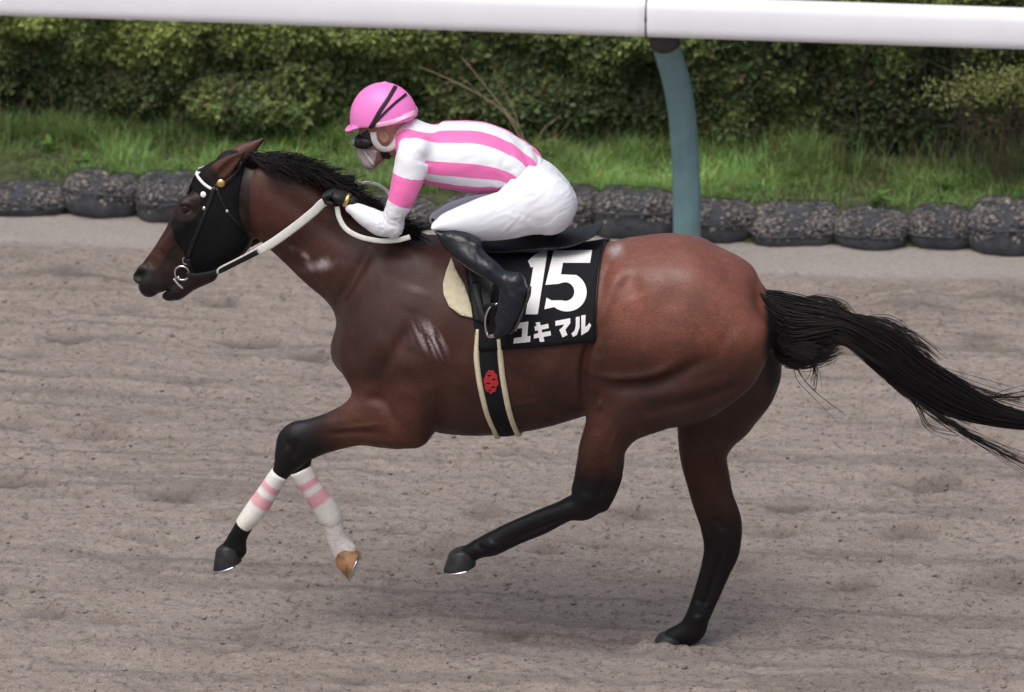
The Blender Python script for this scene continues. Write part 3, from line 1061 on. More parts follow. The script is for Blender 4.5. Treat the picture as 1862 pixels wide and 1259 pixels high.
for s_ in range(6):
    L, D, Hh = .415, .35, .160 + .010 * s_
    r = np.random.default_rng(100 + s_)
    nu, nv = 44, 18
    uu, vv = np.arange(nu) * 2 * math.pi / nu, np.linspace(-math.pi / 2, math.pi / 2, nv)
    Ug, Vg = np.meshgrid(uu, vv, indexing='ij')
    lump = bag_surf(Ug, Vg, L, D, Hh, s_)
    zc = lump[..., 2]
    shrink = np.where(zc > Hh * .42, .94, 1.0)[..., None]
    W = lump * np.concatenate([shrink, shrink, shrink], -1)
    Ib = np.arange(nu * nv).reshape(nu, nv)
    J = np.roll(Ib, -1, 0)
    Fq = np.stack([Ib[:, :-1], J[:, :-1], J[:, 1:], Ib[:, 1:]], -1).reshape(-1, 4)
    nb = MB()
    nb.add(W.reshape(-1, 3), [tuple(q) for q in Fq])
    for k in range(20):                  # strands of the net over the stones
        for sg in (-1, 1):
            t = np.linspace(0, 1, 16)
            u_ = 2 * math.pi * k / 20 + sg * t * 1.3
            v_ = -.15 + t * 1.6
            P = bag_surf(u_, np.minimum(v_, 1.52), L * 1.015, D * 1.02, Hh * 1.03, s_)
            nb.tube(P, .0013, 3, caps=False)
    P = bag_surf(np.linspace(0, 2 * math.pi, 60), np.full(60, -.05 + .05 * s_), L * 1.02, D * 1.03, Hh, s_)
    nb.tube(P, .005, 5, caps=False)
    ns = 620
    u_, v_ = r.uniform(0, 2 * math.pi, ns), np.arcsin(r.uniform(-.05, 1, ns))
    C = bag_surf(u_, v_, L * .96, D * .95, Hh * .95, s_)
    rad = r.uniform(.006, .0135, ns)
    V, F = scatter(C, rad, 200 + s_, .8, .14)
    base = np.array([[.22, .20, .18], [.17, .165, .16], [.27, .24, .20], [.19, .17, .15], [.12, .12, .125]])[r.integers(0, 5, ns)] * r.uniform(.7, 1.35, (ns, 1))
    bag_kinds.append((nb.build('net', M_NET), mesh_np('stones', V, F, M_STONE, None, False, {'tint': np.repeat(base, len(ICO_V), 0)})))
bounds = [-330, -190, -45, 108, 240, 362, 500, 642, 786, 930, 1076, 1222, 1364, 1510, 1643, 1765, 1905, 2050, 2190]
words = ['second stone-filled black net bag beyond the left frame edge', 'stone-filled black net bag just beyond the left frame edge', 'leftmost stone-filled black net bag, cut by the picture edge', 'second stone-filled black net bag from the left', 'stone-filled black net bag right in front of the horse forehead',
         'stone-filled black net bag behind the horse ears', 'stone-filled black net bag behind the horse mane', 'stone-filled black net bag behind the rider hand', 'stone-filled black net bag behind the rider thigh', 'stone-filled black net bag behind the rider seat',
         'stone-filled black net bag just left of the teal post', 'stone-filled black net bag right behind the teal post', 'brown stone-filled bag above the horse croup, second right of the post', 'grey stone-filled bag, third right of the teal post', 'stone-filled bag with dark front, fourth right of the post',
         'stone-filled bag at the right edge under the dry shrub', 'stone-filled bag just beyond the right frame edge', 'second stone-filled bag beyond the right frame edge']
done = [False] * 6
for i in range(len(bounds) - 1):
    xa, xb = bounds[i], bounds[i + 1]
    p0, p1 = G(xa, 395 + .043 * xa), G(xb, 395 + .043 * xb)
    c = (p0 + p1) / 2
    k = (i * 5 + 2) % 6
    e = empty('stone_bag', (c[0], BAG_Y + .17 + .02 * math.sin(i * 2.3), -.012), words[i], 'stone bag', 'net bags of stones along the track edge')
    e.rotation_euler = (R(6 * math.sin(i * 1.7)), R(4 * math.sin(i * 2.9)), R(9 * math.sin(i * 3.7)))
    wdt = np.linalg.norm(p1 - p0) / .415 * 1.08
    e.scale = (wdt * (1 + .05 * math.sin(i * 4.3)), 1 + .08 * math.sin(i * 2.2), 1 + .14 * math.sin(i * 5.1) + (.12 if i > 9 else 0))
    for src in bag_kinds[k]:
        o = src if not done[k] else src.copy()
        if done[k]:
            COL.objects.link(o)
        if o.name.startswith('stones'):
            o['kind'] = 'stuff'
        o.parent = e
    done[k] = True

# ------------------------------------------------------------------ running rail: white tube on a teal gooseneck post
M_RAIL = mat('white_rail', (.88, .90, .96), .35, noise=.03, nscale=5, bump=.06, bscale=9, bdist=.01)
M_POST = mat('teal_post', (.135, .245, .27), .42, noise=.16, nscale=9, bump=.15, bscale=14, bdist=.006)
M_BRKT = mat('dark_bracket', (.03, .032, .034), .5, noise=.3, nscale=30)
RZ = 1.28
rc = G(1182, 30, RZ)
RY = rc[1]
rail = empty('running_rail', (U(1249, 480, RY + .36)[0], RY + .36, 0), 'white tubular running rail on a curved teal post', 'rail')
def rail_tube(x0, x1, name):
    prof = []
    for j in range(28):
        a = 2 * math.pi * j / 28
        cy, cz = math.cos(a), math.sin(a)
        prof.append((.072 * math.copysign(abs(cy) ** .5, cy), .092 * math.copysign(abs(cz) ** .55, cz)))
    xs = [x0, x0 + .006, *np.linspace(x0 + .05, x1 - .05, 12), x1 - .006, x1]
    V, F = [], []
    for i, x in enumerate(xs):
        k = .93 if i in (0, len(xs) - 1) else 1
        V += [(x, RY + a * k, RZ + b * k) for a, b in prof]
    m = len(prof)
    for i in range(len(xs) - 1):
        for j in range(m):
            F.append((i * m + j, i * m + (j + 1) % m, (i + 1) * m + (j + 1) % m, (i + 1) * m + j))
    F.append(tuple(range(m))); F.append(tuple((len(xs) - 1) * m + j for j in range(m - 1, -1, -1)))
    return MB().add(V, F).build(name, M_RAIL, rail)
jx = U(1177, 30, RY)[0]
rail_tube(jx - 8.0, jx - .004, 'rail_section')
rail_tube(jx + .004, jx + 8.0, 'rail_section')
MB().tube([(jx - .05, RY, RZ), (jx + .05, RY, RZ)], .082, 20, flat=(.84, 1.04), up=(0, 1, 0)).build('sleeve', M_BRKT, rail)
# post: rises straight, then leans over the track to the rail
xb = U(1249, 470, RY + .36)[0]
xt = jx + .055
path = catmull([(xb, RY + .36, -.1), *[U(px, py, RY + o_) for px, py, o_ in ((1249, 440, .36), (1247.5, 330, .345), (1244, 255, .31), (1239, 200, .26), (1229, 147, .18), (1217, 104, .10), (1209, 76, .045))]], 7)
T = np.gradient(path, axis=0); T /= np.linalg.norm(T, axis=1)[:, None]
side = np.array([1.0, 0, 0])
prof = []
for j in range(40):
    a = 2 * math.pi * j / 40
    rr = .066 * (1 - .10 * math.exp(-((math.degrees(a) - 258) / 16) ** 2))
    prof.append((rr * math.cos(a), .82 * rr * math.sin(a)))
V, F = [], []
for i, p in enumerate(path):
    s_ = side - T[i] * (T[i] @ side); s_ /= np.linalg.norm(s_)
    nn = np.cross(T[i], s_)
    V += [p + s_ * a + nn * b for a, b in prof]
m = len(prof)
for i in range(len(path) - 1):
    for j in range(m):
        F.append((i * m + j, i * m + (j + 1) % m, (i + 1) * m + (j + 1) % m, (i + 1) * m + j))
F.append(tuple(range(m - 1, -1, -1))); F.append(tuple((len(path) - 1) * m + j for j in range(m)))
MB().add(V, F).build('post', M_POST, rail)
MB().tube([path[-1] + T[-1] * -.02, path[-1] + T[-1] * .03, path[-1] + np.array([0, -.02, .09])], .069, 24, flat=(1.0, .84), up=(1, 0, 0)).build('bracket', M_BRKT, rail)
# ================================================================== the horse
E_, M_ = Chain.edges, Chain.mid
trunk = E_([
    (652, 580, 655, 690, .12, 0), (690, 500, 682, 752, .185, 0), (740, 448, 742, 772, .235, 0), (800, 428, 803, 786, .265, 0),
    (870, 440, 875, 791, .285, 0), (950, 447, 950, 783, .297, 0), (1030, 446, 1030, 762, .297, 0), (1100, 440, 1098, 740, .285, 0),
    (1165, 430, 1165, 735, .28, 0), (1225, 425, 1225, 738, .275, 0), (1285, 442, 1275, 735, .255, 0), (1335, 473, 1325, 711, .215, 0),
    (1366, 505, 1360, 690, .165, 0), (1380, 552, 1376, 646, .11, 0)])
neck = E_([
    (440, 296, 468, 415, .066, 0), (470, 284, 492, 440, .075, 0), (520, 293, 528, 474, .083, 0), (565, 316, 565, 512, .092, 0), (610, 345, 598, 545, .106, 0),
    (665, 378, 635, 580, .13, 0), (725, 413, 670, 630, .16, 0), (775, 440, 720, 680, .17, 0)])
head = E_([
    (398, 276, 440, 325, .06, 0), (358, 292, 452, 385, .078, 0), (347, 334, 452, 425, .092, 0), (326, 364, 436, 462, .092, 0),
    (304, 403, 402, 487, .078, 0), (286, 434, 366, 500, .064, 0), (268, 464, 332, 512, .056, 0), (254, 487, 308, 530, .058, 0), (256, 506, 290, 534, .047, 0)])
cheek = M_([(424, 398, 44, .088, 0), (412, 428, 48, .094, 0), (398, 446, 38, .085, 0)])
lowlip = M_([(378, 496, 19, .05, 0), (345, 512, 18, .045, 0), (320, 527, 20, .044, 0), (308, 533, 15, .036, 0)])

def sided(st, y):      # the same stations on either flank
    return [(*t[:-1], t[-1] * y) for t in st]

fore_near = E_([
    (748, 655, 790, 760, .085, -.17), (726, 690, 750, 818, .078, -.165), (690, 706, 702, 817, .07, -.16), (645, 727, 652, 813, .06, -.152),
    (602, 747, 610, 821, .05, -.145), (563, 760, 578, 831, .046, -.14), (524, 770, 562, 842, .047, -.137), (506, 806, 548, 854, .043, -.135),
    (497, 851, 523, 871, .033, -.132), (473, 884, 503, 903, .03, -.128), (449, 918, 484, 932, .033, -.124), (432, 944, 464, 956, .038, -.12), (416, 972, 450, 980, .033, -.117), (403, 994, 450, 1000, .034, -.115)])
fore_far = E_([
    (748, 655, 800, 770, .085, .15), (728, 700, 752, 815, .074, .145), (690, 718, 702, 806, .066, .14), (645, 740, 652, 804, .055, .135),
    (602, 758, 610, 812, .048, .13), (560, 770, 570, 828, .046, .125), (515, 798, 572, 822, .045, .122), (520, 836, 568, 826, .043, .12),
    (531, 866, 563, 846, .035, .12), (551, 897, 581, 880, .031, .12), (571, 930, 608, 913, .034, .12), (588, 955, 620, 938, .038, .12), (596, 985, 629, 972, .032, .12), (606, 1012, 645, 990, .034, .12)])
hind_near = E_([
    (1150, 560, 1350, 590, .10, -.13), (1098, 605, 1400, 632, .12, -.14), (1078, 660, 1360, 690, .12, -.15), (1068, 712, 1262, 738, .105, -.155),
    (1062, 758, 1184, 772, .09, -.155), (1054, 806, 1144, 808, .075, -.155), (1047, 845, 1135, 850, .06, -.152), (1038, 880, 1124, 885, .05, -.15),
    (1022, 908, 1098, 925, .046, -.15), (1000, 918, 1060, 938, .043, -.15), (965, 934, 1003, 966, .036, -.148), (920, 954, 952, 987, .033, -.145),
    (882, 971, 910, 1007, .038, -.14), (858, 983, 890, 1010, .038, -.138), (836, 997, 872, 1016, .034, -.136)], 12)
hock_near = M_([(1118, 868, 11, .024, -.15), (1106, 900, 12, .024, -.15), (1096, 918, 13, .026, -.15)])
hind_far = E_([
    (1180, 560, 1395, 590, .10, .12), (1200, 625, 1428, 655, .11, .12), (1213, 690, 1416, 698, .11, .13), (1222, 745, 1380, 752, .10, .135),
    (1228, 790, 1342, 794, .085, .14), (1236, 828, 1323, 832, .07, .14), (1246, 870, 1328, 870, .058, .14), (1257, 910, 1337, 914, .05, .14),
    (1272, 948, 1350, 964, .046, .14), (1279, 996, 1346, 1000, .043, .14), (1272, 1036, 1329, 1040, .036, .138), (1260, 1078, 1310, 1083, .034, .135),
    (1246, 1118, 1292, 1124, .038, .13), (1228, 1138, 1284, 1156, .038, .128), (1208, 1146, 1240, 1172, .036, .126)], 10)
hock_far = M_([(1324, 915, 11, .024, .14), (1333, 942, 12, .024, .14), (1332, 966, 13, .026, .14)])

HB = Field((-1.72, -.42, .0 - .05), (1.18, .42, 2.0), 0.0065)
for prim, k in ((trunk, 0), (neck, .09), (head, .03), (cheek, .02), (lowlip, .012)):
    HB.add(prim, k, 2.2 if prim is trunk else 2.0)
for leg in (fore_far, hind_far, fore_near, hind_near):
    HB.add(leg, .035)
HB.add(hock_near, .02).add(hock_far, .02)
HB.add(M_([(1250, 530, 30, .05, 0), (1300, 514, 52, .09, 0), (1350, 529, 40, .07, 0), (1385, 549, 24, .04, 0)]), .08)      # tail head
# broad muscle masses, either flank
def both(st, k, pw=2.0):
    for y in (-1, 1):
        HB.add(M_(sided(st, y)), k, pw)
both([(690, 480, 26, .05, .07), (680, 540, 38, .065, .09), (672, 600, 44, .07, .105), (672, 655, 52, .07, .12), (688, 694, 50, .07, .135)], .06)      # shoulder front
both([(748, 500, 44, .05, .13), (735, 570, 52, .055, .165), (735, 640, 50, .06, .18)], .09)                                                  # shoulder blade
both([(775, 660, 30, .05, .195), (768, 710, 48, .065, .195), (760, 750, 42, .065, .185), (757, 790, 22, .05, .17)], .035)                    # triceps to elbow
both([(650, 752, 26, .035, .17), (690, 758, 36, .045, .175), (725, 768, 36, .045, .175)], .03)
both([(1145, 540, 42, .05, .165), (1220, 545, 55, .06, .17), (1300, 575, 50, .06, .15), (1340, 605, 40, .05, .13)], .06)              # croup
both([(1120, 625, 40, .05, .20), (1180, 640, 55, .06, .205), (1250, 620, 62, .07, .195), (1330, 615, 60, .07, .16)], .08)          # thigh mass
HB.add(M_([(1094, 680, 28, .04, -.20), (1112, 710, 26, .045, -.205), (1100, 745, 28, .04, -.20)]), .05)                                     # stifle
HB.add(M_([(1175, 722, 30, .05, -.19), (1112, 765, 34, .05, -.19), (1090, 820, 30, .035, -.175)]), .04)                                     # gaskin
# head modelling: brow, cheek bone, nostril rim, ears
for y in (-1, 1):
    HB.add(M_([(352, 366, 13, .02, .07 * y), (337, 370, 12, .02, .072 * y)]), .03)
    HB.add(M_([(345, 398, 8, .014, .08 * y), (318, 425, 7, .012, .064 * y), (300, 448, 6, .010, .05 * y)]), .03)
    HB.add(M_([(264, 497, 18, .018, .042 * y), (255, 504, 14, .016, .038 * y)]), .014)
for y in (-1, 1):
    HB.cut(M_([(258, 500, 9.5, .022, .066 * y), (251, 503, 8.5, .024, .058 * y)]), .006)
HB.cut(M_([(264, 550, 4, .07, 0), (286, 538, 3, .07, 0), (310, 523, 1.2, .07, 0)]), .006)          # mouth, a little open
EAR_N = [(390, 322, 17, .022, -.05), (404, 308, 18, .022, -.062), (424, 292, 12, .016, -.072), (445, 276, 3, .007, -.078)]
EAR_F = [(410, 302, 17, .022, .04), (436, 281, 17, .022, .056), (459, 267, 11, .016, .062), (480, 252, 3, .007, .066)]
HB.add(M_(EAR_N), .012).add(M_(EAR_F), .012)
HB.cut(M_([(400, 318, 7, .016, -.084), (416, 302, 8, .016, -.09), (434, 286, 4, .012, -.092)]), .006)
HB.cut(M_([(424, 298, 7, .016, .068), (446, 281, 7, .016, .08), (464, 267, 4, .012, .082)]), .006)
body_V, body_Q = HB.skin(6)
del HB
pxb = proj(body_V)
wt = sstep(470, 560, pxb[:, 0]) * sstep(800, 730, pxb[:, 1])
body_V = relax(body_V, body_Q, np.maximum(wt, .03), 14)
wt = sstep(1270, 1320, pxb[:, 0]) * sstep(700, 660, pxb[:, 1])
body_V = relax(body_V, body_Q, wt, 60)
# finer modelling pressed into both flanks along lines read on the near flank: (line, width px, depth in m, + raises)
STROKES = [
    ([(690, 500), (660, 545), (635, 580)], 14, -.004), ([(760, 520), (745, 570)], 22, .004), ([(830, 640), (835, 720)], 18, .004),
    ([(1318, 985), (1300, 1048), (1280, 1108)], 5, -.007), ([(1290, 1000), (1283, 1060), (1264, 1110)], 7, .003), ([(1300, 940), (1318, 966)], 8, -.005), ([(1280, 960), (1292, 985)], 9, .005), ([(1300, 850), (1322, 915)], 6, -.006),
    ([(1270, 1118), (1268, 1136)], 10, .005), ([(1262, 1088), (1290, 1098)], 7, -.004),
    ([(1045, 934), (980, 962), (915, 992)], 5, -.006), ([(1010, 922), (940, 950), (890, 972)], 6, .003), ([(898, 985), (888, 1000)], 9, .006), ([(868, 988), (880, 1006)], 6, -.005), ([(1100, 850), (1112, 900)], 6, -.006),
    ([(500, 866), (470, 915), (445, 950)], 4, -.004), ([(540, 800), (532, 840)], 7, -.005), ([(525, 812), (522, 838)], 8, .002),
    ([(705, 770), (650, 776), (590, 782)], 4, .0035), ([(860, 745), (930, 738), (1010, 722)], 4.5, .003), ([(1130, 770), (1112, 812), (1106, 850)], 4.5, .0035), ([(300, 458), (325, 440), (345, 420)], 4, .003),
    ([(1050, 560), (1020, 640), (1000, 700)], 12, .003), ([(960, 640), (950, 720)], 14, -.003), ([(1000, 650), (985, 730)], 14, .003),
    ([(676, 448), (655, 486), (630, 526), (606, 562)], 10, -.012), ([(690, 462), (672, 500), (650, 540), (625, 575)], 17, .007),
    ([(752, 585), (722, 632), (690, 690)], 11, -.009), ([(745, 640), (735, 690), (740, 740)], 26, .010),
    ([(806, 620), (812, 690), (806, 740), (795, 790)], 18, -.012), ([(700, 600), (680, 640), (655, 690)], 24, .006),
    ([(655, 728), (690, 726), (709, 748), (716, 785)], 9, -.006), ([(660, 742), (690, 748), (700, 770)], 12, .002),
    ([(600, 790), (650, 786), (705, 790)], 6, -.005), ([(580, 775), (640, 765)], 9, .004), ([(640, 800), (720, 806)], 9, .004),
    ([(520, 800), (540, 830)], 6, -.004), ([(522, 785), (545, 800)], 10, .002),
    ([(1140, 474), (1116, 520), (1100, 566), (1094, 600)], 10, .006), ([(1136, 500), (1150, 520), (1160, 545)], 17, -.008), ([(1185, 470), (1215, 520), (1225, 570)], 26, -.004),
    ([(1106, 452), (1110, 470), (1098, 500), (1088, 540)], 9, -.006),
    ([(1090, 590), (1066, 640), (1061, 690), (1063, 745)], 8, -.018), ([(1084, 640), (1080, 690)], 14, .006),
    ([(1082, 682), (1120, 686), (1160, 686), (1200, 676), (1232, 656)], 9, .009), ([(1090, 702), (1130, 704), (1170, 701), (1222, 688), (1262, 666), (1300, 650)], 13, -.014),
    ([(1150, 650), (1210, 630), (1270, 610)], 34, .007), ([(1320, 610), (1380, 640)], 34, .006),
    ([(1150, 755), (1230, 738), (1320, 712), (1390, 672)], 12, -.008), ([(1150, 728), (1240, 712), (1330, 690)], 13, .006),
    ([(1085, 734), (1097, 738)], 11, .008), ([(1105, 745), (1120, 790), (1115, 840)], 12, -.006), ([(1085, 780), (1080, 840)], 16, .006),
    ([(1098, 870), (1092, 905)], 7, -.007), ([(1055, 900), (1075, 915)], 10, .004),
    ([(1040, 925), (960, 962), (900, 990)], 4, -.003),
    ([(640, 590), (630, 640), (640, 690)], 22, .006), ([(470, 330), (530, 370), (600, 420), (650, 455)], 16, -.006), ([(480, 300), (540, 335), (610, 385)], 22, .006),
    ([(492, 440), (540, 480), (590, 530)], 9, -.006), ([(470, 455), (540, 505), (592, 560)], 9, .004),
    ([(430, 350), (440, 400), (455, 440)], 9, -.010),
    ([(1000, 560), (990, 640), (960, 720)], 50, .004), ([(1040, 600), (1046, 680), (1030, 740)], 22, -.006),
    ([(318, 380), (330, 371), (346, 372), (352, 382), (338, 391), (322, 388)], 3.5, .004), ([(326, 381), (344, 381)], 6, -.006),
    ([(372, 402), (392, 440), (380, 470)], 14, -.004), ([(300, 470), (330, 490)], 12, -.005), ([(285, 470), (270, 488)], 7, -.004),
]
def sculpt(V, Q):
    N = vnormals(V, Q)
    tree = bvh_of(V, Q)
    out = V.copy()
    X, Z = V[:, 0], V[:, 2]
    for line, w, dep in STROKES:
        P, _ = lay(tree, line, 6)
        for _ in range(3):
            P[1:-1] = (P[:-2] + 2 * P[1:-1] + P[2:]) / 4
        lo, hi = P.min(0) - .15, P.max(0) + .15
        idx = np.nonzero((X > lo[0]) & (X < hi[0]) & (Z > lo[2]) & (Z < hi[2]))[0]
        ch = Chain(P[:, [0, 2]], np.full(len(P), .01), np.full(len(P), .01), P[:, 1], 2)
        d, _, _, yy, t = ch.flat(X[idx], Z[idx])
        taper = .1 + .9 * sstep(-.05, .3, t) * sstep(1.05, .7, t)
        ok = np.exp(-((np.abs(V[idx, 1]) - np.abs(yy)) / .08) ** 2)
        out[idx] += N[idx] * (1.3 * dep * np.exp(-(d / (w / PPM)) ** 2) * taper * ok)[:, None]
    return out
body_V = sculpt(body_V, body_Q)
BODY = bvh_of(body_V, body_Q)

# ---- coat: bay with underside shade painted in, black points, black-brown face, one white sock; sweat foam on neck and shoulder
def coat_colours(V):
    px = proj(V)
    x, y = px[:, 0], px[:, 1]
    n = fbm(V[:, 0] * 5, V[:, 1] * 5, V[:, 2] * 5, 3, 3)
    n2 = fbm(V[:, 0] * 22, V[:, 1] * 22, V[:, 2] * 22, 2, 9)
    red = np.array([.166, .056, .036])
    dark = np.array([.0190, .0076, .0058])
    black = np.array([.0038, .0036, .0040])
    t_red = sstep(1020, 1130, x) * (1 - .86 * sstep(565, 705, y + 22 * n + .10 * (1250 - x)))  # red fades downward: shading of the thigh put into the coat colour
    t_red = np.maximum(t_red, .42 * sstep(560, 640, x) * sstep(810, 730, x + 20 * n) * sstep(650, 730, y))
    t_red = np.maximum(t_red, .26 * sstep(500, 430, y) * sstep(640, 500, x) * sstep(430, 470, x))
    t_red = np.maximum(t_red, .10 + .08 * n + .10 * sstep(760, 660, y))  # lower belly darkened too, its shade carried by the colour
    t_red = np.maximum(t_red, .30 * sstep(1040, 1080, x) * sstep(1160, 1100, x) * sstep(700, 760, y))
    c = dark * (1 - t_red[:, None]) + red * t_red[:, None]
    # the limbs' black points, measured along each limb
    X, Z = V[:, 0], V[:, 2]
    def points(chain, t0, t1, sel):
        d, a, b, yc, t = chain.flat(X, Z)
        on = (d < a * 1.9) & (np.abs(V[:, 1] - yc) < b * 2.2 + .01) & sel
        return np.where(on, sstep(t0, t1, t + .035 * n), 0)
    near, far = V[:, 1] < 0, V[:, 1] > 0
    bk = points(fore_near, .24, .40, near & (x < 700))
    bk = np.maximum(bk, points(fore_far, .24, .40, far & (x < 700)))
    bk = np.maximum(bk, points(hind_near, .38, .50, near & (y > 780)))
    bk = np.maximum(bk, points(hind_far, .45, .62, far & (y > 820)))
    # face: black muzzle, dark brown bridge
    d, a, b, yc, t = head.flat(X, Z)
    hd = (x < 455) & (y < 560)
    face = np.where(hd, .72, 0)
    face = np.maximum(face, np.where(hd, .95 * sstep(.62, .86, t + .03 * n2), 0))
    br = hd * sstep(.5, .6, t) * sstep(.82, .7, t) * sstep(20, 60, 0 * x + 60) * ((x - 268) + (y - 464) * .62 < 34)
    face = face * (1 - .75 * br)
    c = c * (1 - face[:, None]) + black * 1.6 * face[:, None]
    nose = np.exp(-((np.hypot((x - 256) / 1.05, y - 501) - 14) / 5) ** 2) * hd * (V[:, 1] < 0) + .6 * np.exp(-(((x - 285) / 26) ** 2 + ((y - 512) / 12) ** 2)) * hd
    c = c * (1 - .8 * nose[:, None]) + np.array([.036, .033, .034]) * .8 * nose[:, None]
    ear = (x > 380) & (x < 485) & (y < 330) & (np.abs(V[:, 1]) > .05) & (V[:, 2] > 0)
    bk = np.maximum(bk, np.where((x > 340) & (y < 322) & (np.abs(V[:, 1]) < .055), .95, 0) * sstep(462, 436, x))
    c = c * (1 - bk[:, None]) + black * bk[:, None]
    for E in (EAR_N, EAR_F):
        ve, te, _ = chain_at(M_(E), V)
        on = sstep(.012, .002, ve) * sstep(.12, .3, te)
        c = c * (1 - on[:, None]) + (np.array([.085, .034, .024]) * (1 - .8 * sstep(.7, 1, te))[:, None]) * on[:, None]
    # white sock of the far fore
    d, a, b, yc, t = fore_far.flat(X, Z)
    sock = np.where((d < a * 2) & far & (x < 665) & (x > 520) & (y > 850), sstep(.80, .84, t), 0)
    white = np.array([.72, .66, .64])
    c = c * (1 - sock[:, None]) + white * sock[:, None]
    dk = sstep(1384, 1402, x + 6 * n) * sstep(488, 512, y) * sstep(760, 690, y)          # dark bare skin under the tail
    c = c * (1 - dk[:, None]) + black * 1.5 * dk[:, None]
    # dried sweat
    st = fbm(x / 9.0, y / 26.0, 0 * x, 3, 31)
    foam = np.exp(-(((x - 584) / 22) ** 2 + ((y - 482 + (x - 584) * .12) / 8.5) ** 2)) * (.85 + .8 * st)
    foam = np.maximum(foam, .6 * np.exp(-(((x - 550) / 22) ** 2 + ((y - 462 - (x - 550) * .55) / 5) ** 2)) * (.5 + .9 * st))
    st2 = fbm((x - (y - 610) * .45) / 5.0, y / 40.0, 0 * x, 3, 41)
    foam = np.maximum(foam, np.exp(-((((x - 780) - (y - 612) * .45) / 22) ** 2 + ((y - 615) / 26) ** 2) ** 1.4) * np.clip(st2 * 1.5 + .25, 0, 1))
    foam = np.maximum(foam, 1.0 * np.exp(-(((x - 1118) / 12) ** 2 + ((y - 455) / 12) ** 2)) * (.8 + .3 * st))
    foam = np.clip(foam, 0, .8) * near
    c = c * (1 - foam[:, None]) + np.array([.42, .36, .37]) * foam[:, None]
    return np.clip(c * (1 + .10 * n + .05 * n2)[:, None], .003, 1)

def coat_material():
    m = bpy.data.materials.new('bay_coat')
    m.use_nodes = True
    N, L = m.node_tree.nodes, m.node_tree.links
    b = N['Principled BSDF']
    g = N.new('ShaderNodeAttribute'); g.attribute_name = 'gloss'
    mg = N.new('ShaderNodeMapRange')
    mg.inputs['To Min'].default_value, mg.inputs['To Max'].default_value = .25, .62
    L.new(g.outputs['Fac'], mg.inputs['Value'])
    L.new(mg.outputs[0], b.inputs['Specular IOR Level'])
    cw = N.new('ShaderNodeMath'); cw.operation = 'MULTIPLY'; cw.inputs[1].default_value = .45
    L.new(g.outputs['Fac'], cw.inputs[0])
    L.new(cw.outputs[0], b.inputs['Coat Weight'])
    b.inputs['Coat Roughness'].default_value = .42
    tc = N.new('ShaderNodeTexCoord')
    def nz(sc, st, det=4):
        mp = N.new('ShaderNodeMapping'); mp.inputs['Scale'].default_value = st
        L.new(tc.outputs['Object'], mp.inputs['Vector'])
        n = N.new('ShaderNodeTexNoise'); n.inputs['Scale'].default_value = sc; n.inputs['Detail'].default_value = det
        L.new(mp.outputs[0], n.inputs['Vector'])
        return n.outputs['Fac']
    def rng(v, lo, hi):
        r_ = N.new('ShaderNodeMapRange')
        r_.inputs['From Min'].default_value, r_.inputs['From Max'].default_value = .3, .7
        r_.inputs['To Min'].default_value, r_.inputs['To Max'].default_value = lo, hi
        L.new(v, r_.inputs['Value'])
        return r_.outputs[0]
    def mul(a, b_):
        x = N.new('ShaderNodeMath'); x.operation = 'MULTIPLY'
        L.new(a, x.inputs[0]); L.new(b_, x.inputs[1])
        return x.outputs[0]
    hair = nz(210, (.45, 1, 1), 3)
    f = mul(mul(rng(nz(9, (1, 1, 1), 5), .84, 1.16), rng(hair, .76, 1.24)), rng(nz(45, (.6, 1, .8), 4), .88, 1.12))
    a = N.new('ShaderNodeAttribute'); a.attribute_name = 'coat'
    sc = N.new('ShaderNodeVectorMath'); sc.operation = 'SCALE'
    L.new(a.outputs['Color'], sc.inputs[0]); L.new(f, sc.inputs['Scale'])
    L.new(sc.outputs[0], b.inputs['Base Color'])
    L.new(rng(nz(14, (1, 1, 1), 5), .40, .62), b.inputs['Roughness'])
    bp = N.new('ShaderNodeBump'); bp.inputs['Strength'].default_value = .55; bp.inputs['Distance'].default_value = .0016
    L.new(hair, bp.inputs['Height'])
    L.new(bp.outputs[0], b.inputs['Normal'])
    return m
M_COAT = coat_material()
g0 = np.array([0.05, 0, 0])
horse = empty('racehorse', g0, 'bay racehorse galloping left with black lower legs and streaming black tail', 'horse')
pxb = proj(body_V)
gx_, gy_ = pxb[:, 0], pxb[:, 1]                 # gloss raised on shoulder and croup to set the sky sheen there, low elsewhere
gloss = .16 + .5 * np.exp(-((gx_ - 690) / 105) ** 2 - ((gy_ - 550) / 105) ** 2) + .38 * np.exp(-((gx_ - 1240) / 170) ** 2 - ((gy_ - 460) / 90) ** 2)
gloss = np.clip(gloss + .15 * fbm(body_V[:, 0] * 6, body_V[:, 1] * 6, body_V[:, 2] * 6, 2, 88), 0, 1) * sstep(900, 760, gy_)
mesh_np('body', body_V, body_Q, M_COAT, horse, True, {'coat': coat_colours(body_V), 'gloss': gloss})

# ---- eyes
M_EYE = mat('eye', (.006, .004, .003), .06, spec=.7)
p, n = hit(BODY, 337, 379)
MB().ball(p + np.array([0, .002, 0]), (.021, .014, .018)).build('eye', M_EYE, horse)
MB().ball((p + np.array([0, .002, 0])) * np.array([1, -1, 1]), (.021, .014, .018)).build('eye', M_EYE, horse)

